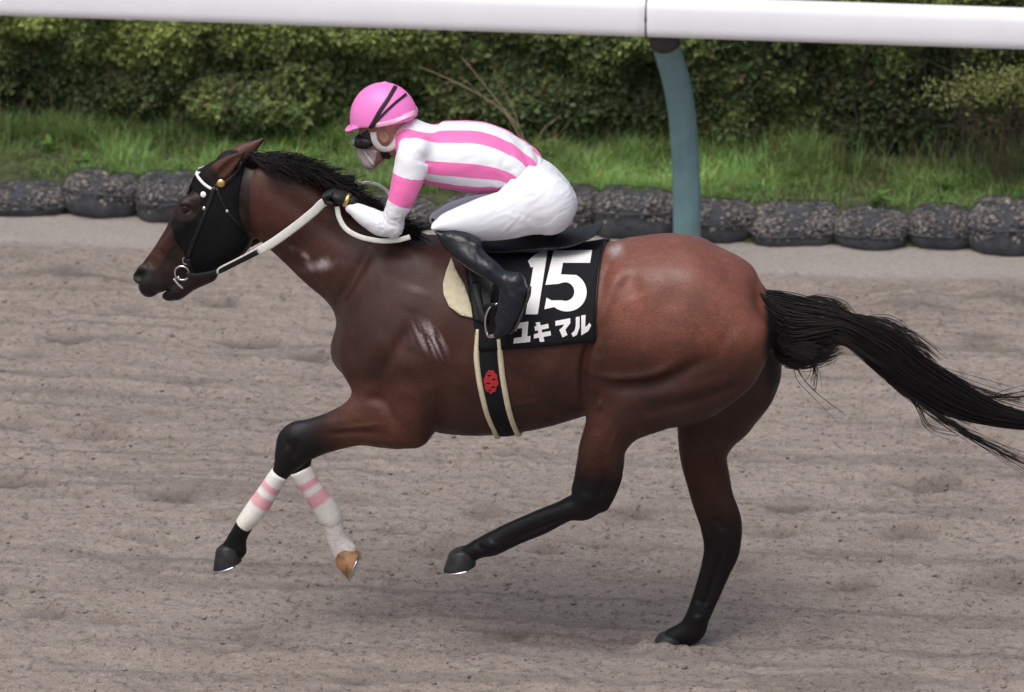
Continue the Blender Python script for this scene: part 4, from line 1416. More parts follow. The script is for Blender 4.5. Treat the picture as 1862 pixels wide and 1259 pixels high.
# ---- hooves with shoes
M_HOOF_B = mat('black_hoof', (.014, .014, .0155), .55, noise=.7, nscale=30, bump=.6, bscale=45, bdist=.004)
M_HOOF_T = mat('tan_hoof', (.36, .185, .085), .55, noise=.65, nscale=30, bump=.6, bscale=45, bdist=.004)
M_SHOE = mat('steel_shoe', (.62, .62, .64), .28, metal=1.0)
def hoof(c, toe, up, L, Wd, Hh, m, skin_w):
    """c: middle of the sole; toe: direction to the toe; up: towards the pastern"""
    toe = np.array(toe, float); toe /= np.linalg.norm(toe)
    up = np.array(up, float); up -= toe * (up @ toe); up /= np.linalg.norm(up)
    side = np.cross(up, toe)
    b = MB()
    rings = [(0, 1.0, 0.0), (.06, 1.0, -.01), (.5, .90, -.16), (.92, .80, -.30), (1.0, .74, -.34), (1.06, .60, -.35)]
    nseg = 28
    V, F = [], []
    for hgt, sc, back in rings:
        for j in range(nseg):
            a = 2 * math.pi * j / nseg
            cx, sy = math.cos(a), math.sin(a)
            rad_x = L * .5 * (1.0 if cx > 0 else .86)
            ex = math.copysign(abs(cx) ** .9, cx)
            heel = 1.0 if cx > 0 else 1 - .10 * abs(cx)
            hh = hgt * Hh * (1.0 if cx > 0 else 1 - .35 * abs(cx))
            V.append(np.array(c) + toe * (rad_x * ex * sc + back * Hh) + side * (Wd * .5 * sy * sc * heel) + up * hh)
    n = len(rings)
    for i in range(n - 1):
        for j in range(nseg):
            k = (j + 1) % nseg
            F.append((i * nseg + j, i * nseg + k, (i + 1) * nseg + k, (i + 1) * nseg + j))
    F.append(tuple(range(nseg - 1, -1, -1)))
    F.append(tuple((n - 1) * nseg + j for j in range(nseg)))
    b.add(V, F)
    h = b.build('hoof', m, horse)
    pts = []
    for a in np.linspace(-2.25, 2.25, 22):
        cx, sy = math.cos(a), math.sin(a)
        pts.append(np.array(c) + toe * (L * .46 * (1 if cx > 0 else .9) * cx) + side * (Wd * .46 * sy) - up * .003)
    MB().tube(pts, .009, 6, flat=(.62, 1.0), up=tuple(up)).build('horseshoe', M_SHOE, h)
    return h
def dirv(x0, y0, x1, y1, y):
    return U(x1, y1, y) - U(x0, y0, y)
hoof(U(416, 1027, -.115), dirv(443, 1021, 389, 1037, -.115), dirv(416, 1028, 428, 985, -.115), .125, .12, .075, M_HOOF_B, 0)
hoof(U(645, 1027, .12), dirv(657, 1000, 634, 1054, .12) + np.array([0, -.012, 0]), dirv(645, 1028, 610, 1008, .12), .125, .115, .072, M_HOOF_T, 0)
hoof(U(838, 1033, -.136), dirv(870, 1026, 806, 1036, -.136), dirv(838, 1032, 852, 998, -.136), .135, .12, .07, M_HOOF_B, 0)
hoof(U(1212, 1180, .126), dirv(1250, 1182, 1185, 1178, .126), dirv(1212, 1180, 1222, 1140, .126), .13, .12, .06, M_HOOF_B, 0)

# ---- mane and tail, strand by strand
M_HAIR = mat('black_hair', (.0075, .006, .0055), .5, spec=.3, noise=.5, nscale=30)
def strands(name, curves, r0, r1, parent, sides=3):
    """many tapering hairs as one part"""
    C = np.asarray(curves)                      # (n, k, 3)
    n, k, _ = C.shape
    T = np.gradient(C, axis=1)
    T /= np.linalg.norm(T, axis=2)[:, :, None] + 1e-9
    ref = RNG.normal(size=(n, 1, 3))
    N = np.cross(T, ref); N /= np.linalg.norm(N, axis=2)[:, :, None] + 1e-9
    B = np.cross(T, N)
    rad = (r0 + (r1 - r0) * np.linspace(0, 1, k))[None, :, None] * np.ones((n, 1, 1))
    rings = [C + rad * (math.cos(a) * N + math.sin(a) * B) for a in np.arange(sides) * 2 * math.pi / sides]
    V = np.stack(rings, 2).reshape(-1, 3)
    base = (np.arange(n)[:, None] * k + np.arange(k - 1)[None, :]).ravel() * sides
    F = [np.stack([base + j, base + (j + 1) % sides, base + sides + (j + 1) % sides, base + sides + j], 1) for j in range(sides)]
    return mesh_np(name, V, F, M_HAIR, parent, True)
# tail: a dock, a full skirt under it and a streaming switch
up_e = catmull([(1380, 526), (1440, 534), (1495, 550), (1540, 566), (1585, 582), (1632, 606), (1690, 654), (1765, 704), (1830, 738), (1910, 758), (2010, 778)], 6)
lo_e = catmull([(1393, 600), (1422, 660), (1490, 640), (1526, 622), (1566, 652), (1612, 692), (1662, 726), (1722, 756), (1790, 773), (1880, 784), (2000, 792)], 6)
def tail_pt(s, v, w):
    """s along 0..1, v across -1..1, w depth -1..1"""
    f = np.clip(s, 0, 1) * (len(up_e) - 1)
    k = np.arange(len(up_e))
    ux, uy = np.interp(f, k, up_e[:, 0]), np.interp(f, k, up_e[:, 1])
    lx, ly = np.interp(f, k, lo_e[:, 0]), np.interp(f, k, lo_e[:, 1])
    m = (v + 1) / 2
    x, y = ux + (lx - ux) * m, uy + (ly - uy) * m
    hw = np.interp(s, [0, .12, .3, .7, 1], [.055, .066, .058, .045, .02])
    return np.array([U(a, b, c) for a, b, c in zip(np.atleast_1d(x), np.atleast_1d(y), np.atleast_1d(w * hw + .02 * s))])
cur = []
K = 18
for i in range(2600):
    rr = math.sqrt(random.random()); a = random.uniform(0, 2 * math.pi)
    v0, w0 = .95 * rr * math.cos(a), rr * math.sin(a)
    s0 = random.uniform(-.01, .22) if i > 900 else random.uniform(0, .03)
    s1 = min(1.0 - .3 * random.random() ** 1.4, s0 + random.uniform(.45, 1.0))
    ss = np.linspace(max(s0, 0), s1, K)
    wv = random.uniform(-.14, .14)
    ph = random.uniform(0, 6)
    vv = v0 + wv * np.sin(ss * 7 + ph) + random.uniform(-.1, .1) * (ss - s0)
    ww = w0 + .1 * np.sin(ss * 9 + ph * 2)
    cur.append(tail_pt(ss, vv, ww))
def loose(pts, y0, y1, n, spread):
    for i in range(n):
        P2 = catmull(np.array(pts, float) + np.linspace(0, 1, len(pts))[:, None] * np.random.default_rng(i + len(cur)).normal(0, spread, (1, 2)) + np.random.default_rng(i + 5 + len(cur)).normal(0, spread * .18, (len(pts), 2)), 6)
        t = np.linspace(0, len(P2) - 1, K)
        k = np.arange(len(P2))
        yy = np.linspace(y0, y1, K)
        cur.append(np.array([U(a, b, c) for a, b, c in zip(np.interp(t, k, P2[:, 0]), np.interp(t, k, P2[:, 1]), yy)]))
loose([(1660, 720), (1730, 772), (1790, 808), (1862, 845), (1930, 880)], .0, .03, 26, 14)
loose([(1640, 705), (1668, 740), (1690, 778), (1735, 792)], .0, -.02, 7, 8)
loose([(1440, 640), (1452, 682), (1478, 722), (1530, 770)], 0, -.03, 3, 14)
loose([(1470, 640), (1480, 672), (1475, 700)], 0, -.03, 12, 9)
loose([(1400, 600), (1425, 655), (1460, 662), (1512, 640)], -.01, -.03, 90, 8)
loose([(1398, 560), (1420, 620), (1470, 650), (1520, 632)], -.02, -.03, 120, 9)
loose([(1384, 536), (1400, 552), (1440, 575), (1500, 590)], -.045, -.06, 90, 7)
loose([(1386, 560), (1402, 590), (1430, 625), (1480, 640)], -.05, -.055, 110, 8)
loose([(1440, 545), (1490, 545), (1530, 560), (1545, 580)], 0, -.02, 30, 8)
loose([(1560, 575), (1620, 590), (1670, 640)], 0, -.02, 24, 10)
loose([(1780, 725), (1830, 722), (1880, 718)], 0, 0, 12, 8)
loose([(1470, 575), (1540, 575), (1640, 604), (1700, 650)], 0, -.02, 40, 9)
loose([(1560, 625), (1620, 690), (1690, 742), (1770, 786)], 0, -.02, 40, 10)
loose([(1600, 625), (1700, 672), (1780, 715), (1862, 742)], 0, .02, 40, 12)
strands('tail', cur, .0020, .0007, horse)
dock = Chain.edges([(1392, 530, 1398, 585, .045, 0), (1430, 540, 1425, 628, .05, 0), (1480, 550, 1475, 632, .05, 0), (1540, 572, 1530, 628, .045, 0), (1600, 600, 1585, 662, .04, 0), (1670, 652, 1650, 710, .035, .01), (1760, 712, 1745, 755, .02, .015), (1850, 742, 1845, 770, .01, .02)])
FT = Field((.85, -.15, .9), (2.1, .2, 1.6), .008)
FT.add(dock, 0)
tv, tq = FT.skin(1)
tv += np.stack([fbm(tv[:, 0] * 9, tv[:, 1] * 60, (tv[:, 2] + .6 * tv[:, 0]) * 60, 2, 5)] * 3, 1) * .006
mesh_np('dock', tv, tq, M_HAIR, horse)

# mane: short, blown back along the crest
cur = []
crest = catmull([(444, 290), (470, 284), (510, 291), (545, 308), (585, 332), (625, 356), (675, 388), (730, 420)], 8)
for i in range(3000):
    f = random.random() ** .9
    k = f * (len(crest) - 1)
    cx, cy = np.interp(k, np.arange(len(crest)), crest[:, 0]), np.interp(k, np.arange(len(crest)), crest[:, 1])
    side = random.choice((-1, -1, -1, 0, 1))
    y0 = random.uniform(-.02, .02)
    ln = random.uniform(.6, 1.15) * (1 - .3 * f)
    if side < 0:           # falls back and down over the near side
        fall = random.random()
        ox, oy = ln * random.uniform(45, 95), ln * (random.uniform(-26, 6) + fall * 62)
        P2 = [(cx, cy + 3), (cx + ox * .3, cy - 14 * ln * (1 - fall) - 2), (cx + ox * .65, cy + oy * .35), (cx + ox, cy + oy * .8)]
        ys = np.linspace(y0, -.03 - .075 * fall - .04 * f, 10)
    elif side > 0:
        ox, oy = ln * random.uniform(40, 80), ln * random.uniform(-10, 40)
        P2 = [(cx, cy + 3), (cx + ox * .3, cy - 6), (cx + ox * .65, cy + oy * .3), (cx + ox, cy + oy * .7)]
        ys = np.linspace(y0, .08 + .03 * f, 10)
    else:
        ox, oy = ln * random.uniform(40, 80), ln * random.uniform(-14, 22)
        P2 = [(cx, cy + 3), (cx + ox * .3, cy - 17 * ln), (cx + ox * .65, cy - 8 * ln + oy * .4), (cx + ox, cy + oy)]
        ys = np.linspace(y0, y0 * 2, 10)
    P2 = catmull(P2, 3)
    root = U(cx, cy, 0)
    tq = BODY.ray_cast(Vector((root[0], y0, 2.4)), Vector((0, 0, -1)))
    if tq[0] is not None:
        drop = proj(np.array(tq[0]))[0] - P2[0]
        P2 = P2 + (drop + np.array([0, 2])) * np.linspace(1, .55, len(P2))[:, None]
    cur.append(np.array([U(a, b, c) for (a, b), c in zip(P2, ys)]))
cur = np.array(cur)
for i in range(len(cur)):
    for j in range(1, 10):
        q = BODY.find_nearest(Vector(cur[i, j]))
        dlt = Vector(cur[i, j]) - q[0]
        if dlt.dot(q[1]) < .004:
            cur[i, j] = np.array(q[0] + q[1] * (.004 + .006 * random.random()))
strands('mane', cur, .0024, .0008, horse)
# ================================================================== tack
MIR = np.array([1.0, -1.0, 1.0])
M_CLOTH = mat('black_cloth', (.0070, .0075, .0105), .85, noise=.25, nscale=60, bump=.35, bscale=220, bdist=.0015, spec=.25)
M_WHITE = mat('white_print', (.80, .80, .80), .6, noise=.04, nscale=30)
M_CREAM = mat('cream_felt', (.66, .59, .41), .85, noise=.12, nscale=40, bump=.3, bscale=200, bdist=.0015)
M_LEATH = mat('black_leather', (.0065, .0065, .0075), .42, noise=.3, nscale=40, bump=.3, bscale=120, bdist=.0015, spec=.35)
M_STEEL = mat('steel', (.66, .66, .68), .22, metal=1.0)
M_GOLD = mat('brass', (.75, .55, .20), .3, metal=1.0)
M_RUBW = mat('white_rubber', (.62, .62, .58), .65, noise=.08, nscale=60, bump=.4, bscale=260, bdist=.001)
M_RED = mat('red_print', (.42, .022, .03), .7, noise=.2, nscale=60)
M_HOOD = mat('black_hood', (.0038, .0038, .0048), .8, noise=.3, nscale=40, bump=.4, bscale=140, bdist=.002, spec=.2)

# ---- shapes wrapped round the trunk: X along, angle f from the spine
ZC = U(950, 610)[2]
def wrap(x, f, off):
    d = Vector((0, -math.sin(f), math.cos(f)))
    r = BODY.ray_cast(Vector((x, 0, ZC)) + d * .43, -d)
    q = np.array(r[0]) if r[0] is not None else np.array((x, 0, ZC)) + np.array(d) * .28
    return q + np.array(d) * off
def xf(px, py):
    p, n = hit(BODY, px, py)
    return p[0], math.atan2(-p[1], p[2] - ZC)
def wrapped_sheet(name, corner, offs, thick, mtl, parent, nu=40, nv=44, wave=0.0):
    """corner: px of top-front, bottom-front, bottom-rear, top-rear on the near flank; both flanks are covered"""
    (x0, f0), (x1, f1), (x2, f2), (x3, f3) = [xf(*c_) for c_ in corner]
    V = []
    for i in range(nu + 1):
        u = i / nu
        fb = f1 + (f2 - f1) * u
        for j in range(nv + 1):
            f = -fb + 2 * fb * j / nv
            s_ = abs(f) / fb
            xa, xb_ = x0 + (x1 - x0) * s_, x3 + (x2 - x3) * s_
            x = xa + (xb_ - xa) * u
            o = offs + wave * (math.sin(u * 9 + 4 * s_) + .6 * math.sin(u * 17 - 6 * s_)) * s_
            V.append(wrap(x, f, o))
    V = np.array(V)
    G_ = V.reshape(nu + 1, nv + 1, 3)
    for _ in range(4):
        G_[1:-1] = (G_[:-2] + 2 * G_[1:-1] + G_[2:]) / 4
        G_[:, 1:-1] = (G_[:, :-2] + 2 * G_[:, 1:-1] + G_[:, 2:]) / 4
    V = G_.reshape(-1, 3)
    Vin = V.copy(); ctr = V * np.array([1, 0, 0]) + np.array([0, 0, ZC])
    dr = V - ctr; dr /= np.linalg.norm(dr, axis=1)[:, None]
    Vo = V + dr * thick
    n = len(V)
    I_ = np.arange(n).reshape(nu + 1, nv + 1)
    q = np.stack([I_[:-1, :-1], I_[1:, :-1], I_[1:, 1:], I_[:-1, 1:]], -1).reshape(-1, 4)
    F = [tuple(a + n for a in t) for t in q] + [tuple(t[::-1]) for t in q]
    rim = list(I_[:, 0]) + list(I_[-1, 1:]) + list(I_[::-1, -1][1:]) + list(I_[0, ::-1][1:-1])
    F += [(rim[k], rim[(k + 1) % len(rim)], rim[(k + 1) % len(rim)] + n, rim[k] + n) for k in range(len(rim))]
    Va = np.concatenate([Vin, Vo])
    ob = mesh_np(name, Va, F, mtl, parent)
    return ob, Va, F, G_, dr

cloth = empty('saddle_cloth', U(990, 440, 0), 'black saddle cloth with white number and white lettering', 'saddle cloth')
cb, cV, cF, cG, cN = wrapped_sheet('cloth', [(838, 446), (872, 638), (1081, 622), (1098, 447)], .008, .006, M_CLOTH, cloth, wave=.0025)
CLOTH = BVHTree.FromPolygons([tuple(v) for v in cV], cF)
# piping along the rear edge
P = cG[-1]
MB().tube(P + np.array([.002, 0, .004]), .004, 6).build('piping', M_LEATH, cloth)
# printed number and name: outlines in picture coordinates on the near flank, repeated on the other flank
def arc(cx, cy, rx, ry, a0, a1, n=14):
    return [(cx + rx * math.cos(R(a)), cy + ry * math.sin(R(a))) for a in np.linspace(a0, a1, n)]
one = [(974, 463), (996, 456), (978, 572), (956, 572), (970, 486), (966, 488), (960, 476)]
five = [(1007, 457), (1077, 456), (1073, 479), (1024, 479), (1020, 500)] + arc(1031, 532, 36, 35, -62, 130, 20)[0:] + \
       [(990, 563), (994, 542), (1003, 547)] + arc(1028, 531, 16.5, 17, 112, -108, 14) + [(1016, 517), (992, 519)]
kana = {
    'letter_yu': [[(942, 588), (961, 585), (959, 612), (965, 611), (964, 622), (934, 625), (935, 615), (949, 613), (950, 597), (941, 598)]],
    'letter_ki': [[(974, 587), (982, 586), (983, 592), (997, 589), (998, 597), (985, 600), (986, 605), (1001, 602), (1002, 610), (988, 613), (990, 621), (982, 622), (980, 614), (971, 616), (971, 608), (979, 606), (978, 601), (973, 602), (972, 594), (976, 593)]],
    'letter_ma': [[(1010, 584), (1037, 579), (1037, 588), (1028, 600), (1032, 609), (1023, 614), (1017, 600), (1023, 595), (1026, 590), (1010, 593)]],
    'letter_ru': [[(1047, 577), (1054, 576), (1054, 595), (1049, 609), (1042, 613), (1039, 607), (1045, 601), (1047, 592)], [(1057, 574), (1065, 573), (1064, 595), (1068, 592), (1072, 587), (1075, 592), (1070, 602), (1057, 610)]],
}
def print_on(name, poly, step=5, bvh=None, lift=.0015, thick=.0012, mtl=None, parent=None):
    V, F = patch(bvh or CLOTH, poly, lift, thick, step)
    o = mesh_np(name, V, F, mtl or M_WHITE, parent, False)
    return V, F, o
def to_far(V, bvh):
    """same marks for the other flank, reading forwards there too: mirrored about the middle of the cloth"""
    return V
number_n = print_on('number_one', one, 6, parent=cloth)
number_5 = print_on('number_five', five, 6, parent=cloth)
for k, polys in kana.items():
    mb = MB()
    for pl in polys:
        V, F = patch(CLOTH, pl, .0015, .0012, 4)
        mb.add(V, F)
    mb.build(k, M_WHITE, cloth, False)

# ---- girth with cream edging
girth = empty('girth', U(900, 790, 0), 'black girth strap with cream edges and red emblem under the horse belly', 'girth')
Lp, Rp = [(866, 570), (866, 610), (863, 650), (870, 700), (883, 752), (896, 780)], [(906, 575), (912, 633), (917, 684), (927, 740), (940, 778)]
Lf, Rf = sorted([xf(*p)[::-1] for p in Lp]), sorted([xf(*p)[::-1] for p in Rp])
f_top = xf(880, 600)[1]
fs_ = np.linspace(f_top, 2 * math.pi - f_top, 90)
def edge_x(tab, f):
    f = min(f, 2 * math.pi - f)
    return np.interp(f, [t[0] for t in tab], [t[1] for t in tab])
def band(u0, u1, off, thick, name, mtl, parent):
    rows = []
    for f in fs_:
        a, b_ = edge_x(Lf, f), edge_x(Rf, f)
        rows.append([wrap(a + (b_ - a) * u, f, off) for u in np.linspace(u0, u1, 5)])
    Gd = np.array(rows)
    for _ in range(3):
        Gd[1:-1] = (Gd[:-2] + 2 * Gd[1:-1] + Gd[2:]) / 4
    V = Gd.reshape(-1, 3)
    ctr = V * np.array([1, 0, 0]) + np.array([0, 0, ZC])
    dr = V - ctr; dr /= np.linalg.norm(dr, axis=1)[:, None]
    n = len(V)
    I_ = np.arange(n).reshape(len(fs_), 5)
    q = np.stack([I_[:-1, :-1], I_[1:, :-1], I_[1:, 1:], I_[:-1, 1:]], -1).reshape(-1, 4)
    bulge = np.tile(np.array([.2, .9, 1, .9, .2]), len(fs_))[:, None]
    rim = list(I_[:, 0]) + list(I_[-1, 1:]) + list(I_[::-1, -1][1:]) + list(I_[0, ::-1][1:-1])
    F = [tuple(a + n for a in t) for t in q] + [tuple(t[::-1]) for t in q] + [(rim[k], rim[(k + 1) % len(rim)], rim[(k + 1) % len(rim)] + n, rim[k] + n) for k in range(len(rim))]
    Va = np.concatenate([V, V + dr * thick * bulge])
    return mesh_np(name, Va, F, mtl, parent), Va, F
gs, gV, gF = band(.06, .94, .003, .007, 'strap', M_CLOTH, girth)
band(-.04, .17, .003, .013, 'edging', M_CREAM, girth)
band(.83, 1.04, .003, .013, 'edging', M_CREAM, girth)
GIRTH = BVHTree.FromPolygons([tuple(v) for v in gV], gF)
mbr = MB()
flower = [(893 + (12.5 + .9 * math.sin(8 * a_ + .4)) * math.cos(a_), 694 + (21 + 1.2 * math.sin(9 * a_)) * math.sin(a_)) for a_ in np.linspace(0, 2 * math.pi, 44, endpoint=False)]
def blob(cx, cy, rx, ry): return arc(cx, cy, rx, ry, 0, 315, 8)
V, F = patch(GIRTH, flower, .002, .0008, 4, holes=[blob(890, 683, 4, 1.6), blob(898, 690, 3.5, 1.6), blob(888, 697, 4.5, 1.4), blob(897, 704, 3.5, 1.6), blob(891, 710, 3, 1.2)])
mbr.add(V, F)
mbr.build('emblem', M_RED, girth, False)

# ---- saddle: small racing tree, flap, cream pad
saddle = empty('saddle', U(920, 430, 0), 'small black racing saddle with cream pad under the rider', 'saddle')
FS = Field((-.4, -.3, 1.3), (.5, .3, 1.9), .006)
FS.add(Chain.mid([(818, 434, 10, .085, 0), (850, 430, 16, .105, 0), (900, 440, 13, .12, 0), (960, 438, 11, .125, 0), (1010, 433, 8, .12, 0)]), 0)
FS.add(Chain.mid([(985, 437, 5, .12, 0), (1040, 430, 4.5, .13, 0), (1075, 419, 4, .115, 0), (1092, 411, 3.5, .08, 0)]), .012)
FS.add(Chain.mid([(812, 425, 8, .05, 0), (826, 412, 9, .045, 0)]), .02)
sv, sq = FS.skin(2)
sv = sv + np.array([0, 0, -.006])
mesh_np('seat', sv, sq, M_LEATH, saddle)
flap = [(806, 440), (816, 476), (826, 517), (842, 522), (856, 552), (862, 580), (882, 590), (892, 560), (905, 500), (930, 450), (900, 436), (850, 432)]
V, F = patch(CLOTH, flap, .004, .006, 9)
mesh_np('flap', V, F, M_LEATH, saddle)
mesh_np('flap', V * MIR, [f[::-1] for f in F], M_LEATH, saddle)
pad = [(820, 473), (811, 496), (806, 518), (808, 537), (818, 558), (838, 573), (861, 579), (858, 556), (845, 520), (832, 500)]
V, F = patch(BODY, pad, .003, .012, 7)
mesh_np('pad', V, F, M_CREAM, saddle)
mesh_np('pad', V * MIR, [f[::-1] for f in F], M_CREAM, saddle)

# ---- stirrups
def stirrup(sg, label):
    e = empty('stirrup', U(905, 605, -.33) * np.array([1, 1, 1]), label, 'stirrup', 'stirrups')
    y = -.345
    lt = MB()
    pts = [(866, 515), (870, 545), (877, 572), (884, 585)]
    Pn = [hit(CLOTH, *p_) for p_ in pts]
    P = np.array([p_[0] + p_[1] * .016 for p_ in Pn]); N_ = np.array([p_[1] for p_ in Pn])
    lt.ribbon(catmull(P, 5), catmull(N_, 5), .028, .005)
    q = catmull([U(880, 560, y + .02), U(893, 556, y), U(906, 556, y)], 4)
    lt.ribbon(q, np.tile([0, -1, .2], (len(q), 1)), .02, .004)
    a = lt
    ir = MB()
    loop = catmull([U(905, 552, y), U(891, 560, y), U(883, 580, y), U(884, 600, y), U(890, 613, y), U(912, 608, y), U(938, 600, y)], 6)
    ir.tube(loop, .0048, 8)
    loop2 = catmull([U(905, 552, y), U(922, 560, y + .075), U(938, 578, y + .09), U(938, 600, y)], 6)
    ir.tube(loop2, .0042, 8)
    ir.tube(catmull([U(888, 611, y - .012), U(938, 599, y - .012)], 4), .007, 8, flat=(1.6, .6))
    if sg > 0:
        for m in (a, ir):
            m.v = [v * MIR for v in m.v]; m.f = [f[::-1] for f in m.f]
        e.location[1] *= -1
    a.build('leather', M_LEATH, e)
    ir.build('iron', M_STEEL, e)
stirrup(-1, 'steel stirrup holding the near boot of the rider')
stirrup(1, 'steel stirrup hidden on the far flank of the horse')

# ---- hood
hood = empty('hood', U(420, 470, 0), 'black hood covering the cheeks and brow of the horse', 'hood')
hd = [(350, 316), (365, 320), (379, 326), (391, 339), (404, 339), (420, 322), (440, 300), (444, 305), (433, 357), (432, 385), (443, 420), (451, 440), (436, 462), (410, 478), (392, 489), (372, 497), (352, 500), (344, 478), (334, 456), (320, 436), (313, 408), (318, 396), (334, 402), (354, 396), (366, 378), (364, 356), (350, 343), (338, 350), (337, 343)]
V, F = patch(BODY, hd, .0025, .003, 6, -.05)
hm = MB(); hm.add(V, F); hm.add(V * MIR, [f[::-1] for f in F])
mesh_np('cheek_panel', V, F, M_HOOD, hood)
mesh_np('cheek_panel', V * MIR, [f[::-1] for f in F], M_HOOD, hood)

# ---- bridle
bridle = empty('bridle', U(380, 430, 0), 'black bridle with white browband on the horse head', 'bridle')
def strap(name, line, w, th, mtl, parent=bridle, lift=.006, mirror=True, n=6):
    P, N_ = lay(BODY, line, n, -.05)
    m = MB().ribbon(P, N_, w, th, lift)
    m.build(name, mtl, parent)
    if mirror:
        m = MB().ribbon((P * MIR)[::-1], (N_ * MIR)[::-1], w, th, lift)
        m.build(name, mtl, parent)
strap('browband', [(356, 308), (362, 322), (372, 334), (386, 344)], .011, .005, M_WHITE)
strap('cheek_strap', [(391, 340), (380, 372), (366, 406), (352, 440), (342, 468)], .016, .004, M_LEATH)
strap('throat_lash', [(394, 342), (404, 368), (414, 386), (430, 406), (446, 424)], .011, .004, M_LEATH)
strap('headpiece', [(391, 340), (404, 336), (420, 324), (434, 306), (439, 296)], .018, .004, M_LEATH)
strap('chin_strap', [(342, 470), (349, 490), (362, 506)], .020, .005, M_LEATH)
def stud(px, py, r, mtl, name):
    p, n_ = hit(BODY, px, py)
    z = Vector(n_); M3 = z.to_track_quat('Z', 'Y').to_matrix()
    for sg in (1, -1):
        m = MB().ball(p + n_ * .008, (r, r, r * .45), 14, 8, np.array(M3))
        if sg < 0:
            m.v = [v * MIR for v in m.v]; m.f = [f[::-1] for f in m.f]
        m.build(name, mtl, bridle)
stud(402, 333, .017, M_GOLD, 'rosette')
stud(371, 354, .012, M_WHITE, 'button')
stud(413, 384, .007, M_STEEL, 'buckle')
stud(372, 379, .008, M_STEEL, 'buckle')
for sg in (1, -1):
    m = MB()
    m.ring(U(331, 497, -.066), .028, .0042, (0, 1, .1), 24, 6)
    m.ring(U(340, 474, -.066), .016, .0036, (0, 1, .1), 18, 6)
    if sg < 0:
        m.v = [v * MIR for v in m.v]; m.f = [f[::-1] for f in m.f]
    m.build('bit_ring', M_STEEL, bridle)
bar = MB().tube([U(324, 506, -.062), U(324, 506, -.062) * MIR], .006, 8)
bar.build('bit', M_STEEL, bridle)
m = MB()
for sg in (1, -1):
    p = catmull([U(316, 507, -.058), U(326, 519, -.05), U(337, 528, -.03), U(341, 531, 0)], 5)
    m.tube(p if sg > 0 else p * MIR, .0042, 6)
m.build('lip_strap', M_RUBW, bridle)

# ---- reins
reins = empty('reins', U(560, 400, 0), 'white rubber-gripped reins from the bit to the rider hand', 'reins')
def rein_side(sg):
    def pp(pts): return catmull([U(x, y, d) for x, y, d in pts], 6)
    def put(name, P, w, th, mtl, nrm=(0, -1, .15)):
        P = np.array(P)
        m = MB().ribbon(P, np.tile(nrm, (len(P), 1)), w, th)
        if sg > 0:
            m.v = [v * MIR for v in m.v]; m.f = [f[::-1] for f in m.f]
        m.build(name, mtl, reins)
    put('cheek_end', pp([(338, 500, -.076), (360, 502, -.094), (396, 494, -.108), (432, 477, -.116), (470, 458, -.12)]), .020, .005, M_LEATH)
    put('white_edge', pp([(396, 497, -.112), (397, 490, -.114), (408, 483, -.115), (432, 471, -.121), (468, 452, -.125)]), .007, .005, M_RUBW)
    put('rubber_grip', pp([(469, 458, -.122), (500, 439, -.124), (540, 410, -.126), (572, 384, -.13), (585, 371, -.134), (600, 361, -.138)]), .033, .006, M_RUBW)
    put('hand_end', pp([(597, 362, -.136), (608, 358, -.14), (622, 360, -.14)]), .026, .006, M_LEATH)
    if sg < 0:
        put('loop', pp([(613, 376, -.155), (617, 396, -.165), (630, 417, -.18), (655, 431, -.20), (690, 438, -.215), (722, 437, -.225), (746, 431, -.23)]), .019, .005, M_RUBW)
    else:
        P = catmull([U(x, y, d) for x, y, d in ((640, 338, .10), (652, 334, .12), (672, 333, .13), (690, 338, .13), (706, 350, .12), (714, 366, .08))], 6)
        MB().ribbon(P, np.tile((0, -1, .3), (len(P), 1)), .014, .005).build('loop', M_RUBW, reins)
rein_side(-1)
rein_side(1)

# ---- leg wraps on the forelegs
M_WRAP = mat('leg_wrap', attr='tint', rough=.9, noise=.07, nscale=90, bump=.5, bscale=180, bdist=.002)
def leg_wrap(ch, label, st):
    c_ = Chain.edges(st)
    V, F, tv = loft(c_, 0, 1, .0015, 46, 26, .007)
    pink = np.array([.72, .30, .36]); wht = np.array([.74, .73, .70]); cr = np.array([.70, .68, .58])
    w = sstep(.13, .16, tv) * sstep(.24, .21, tv) + sstep(.29, .32, tv) * sstep(.46, .42, tv)
    k = .5 + .5 * noise3(V[:, 0] * 25, V[:, 1] * 25, V[:, 2] * 25, 7)
    col = (wht + (cr - wht) * (k * sstep(.4, .8, tv))[:, None])
    col = col * (1 - .85 * w[:, None]) + pink * .85 * w[:, None]
    o = mesh_np('leg_wrap', V, F, M_WRAP, None, True, {'tint': col})
    tag(o, label, 'leg wrap', 'foreleg wraps')
leg_wrap(None, 'cream wrap with two pink bands on the foremost leg above the black hoof', [(496, 850, 522, 872, .037, -.132), (473, 884, 503, 903, .035, -.128), (449, 917, 486, 932, .037, -.124), (434, 938, 470, 950, .042, -.121), (428, 948, 456, 964, .040, -.119)])
leg_wrap(None, 'white wrap with two pink bands on the foreleg above the tan hoof', [(529, 864, 563, 843, .038, .12), (551, 897, 581, 879, .036, .12), (570, 930, 608, 912, .038, .12), (583, 950, 621, 934, .043, .12), (590, 958, 620, 946, .040, .12)])
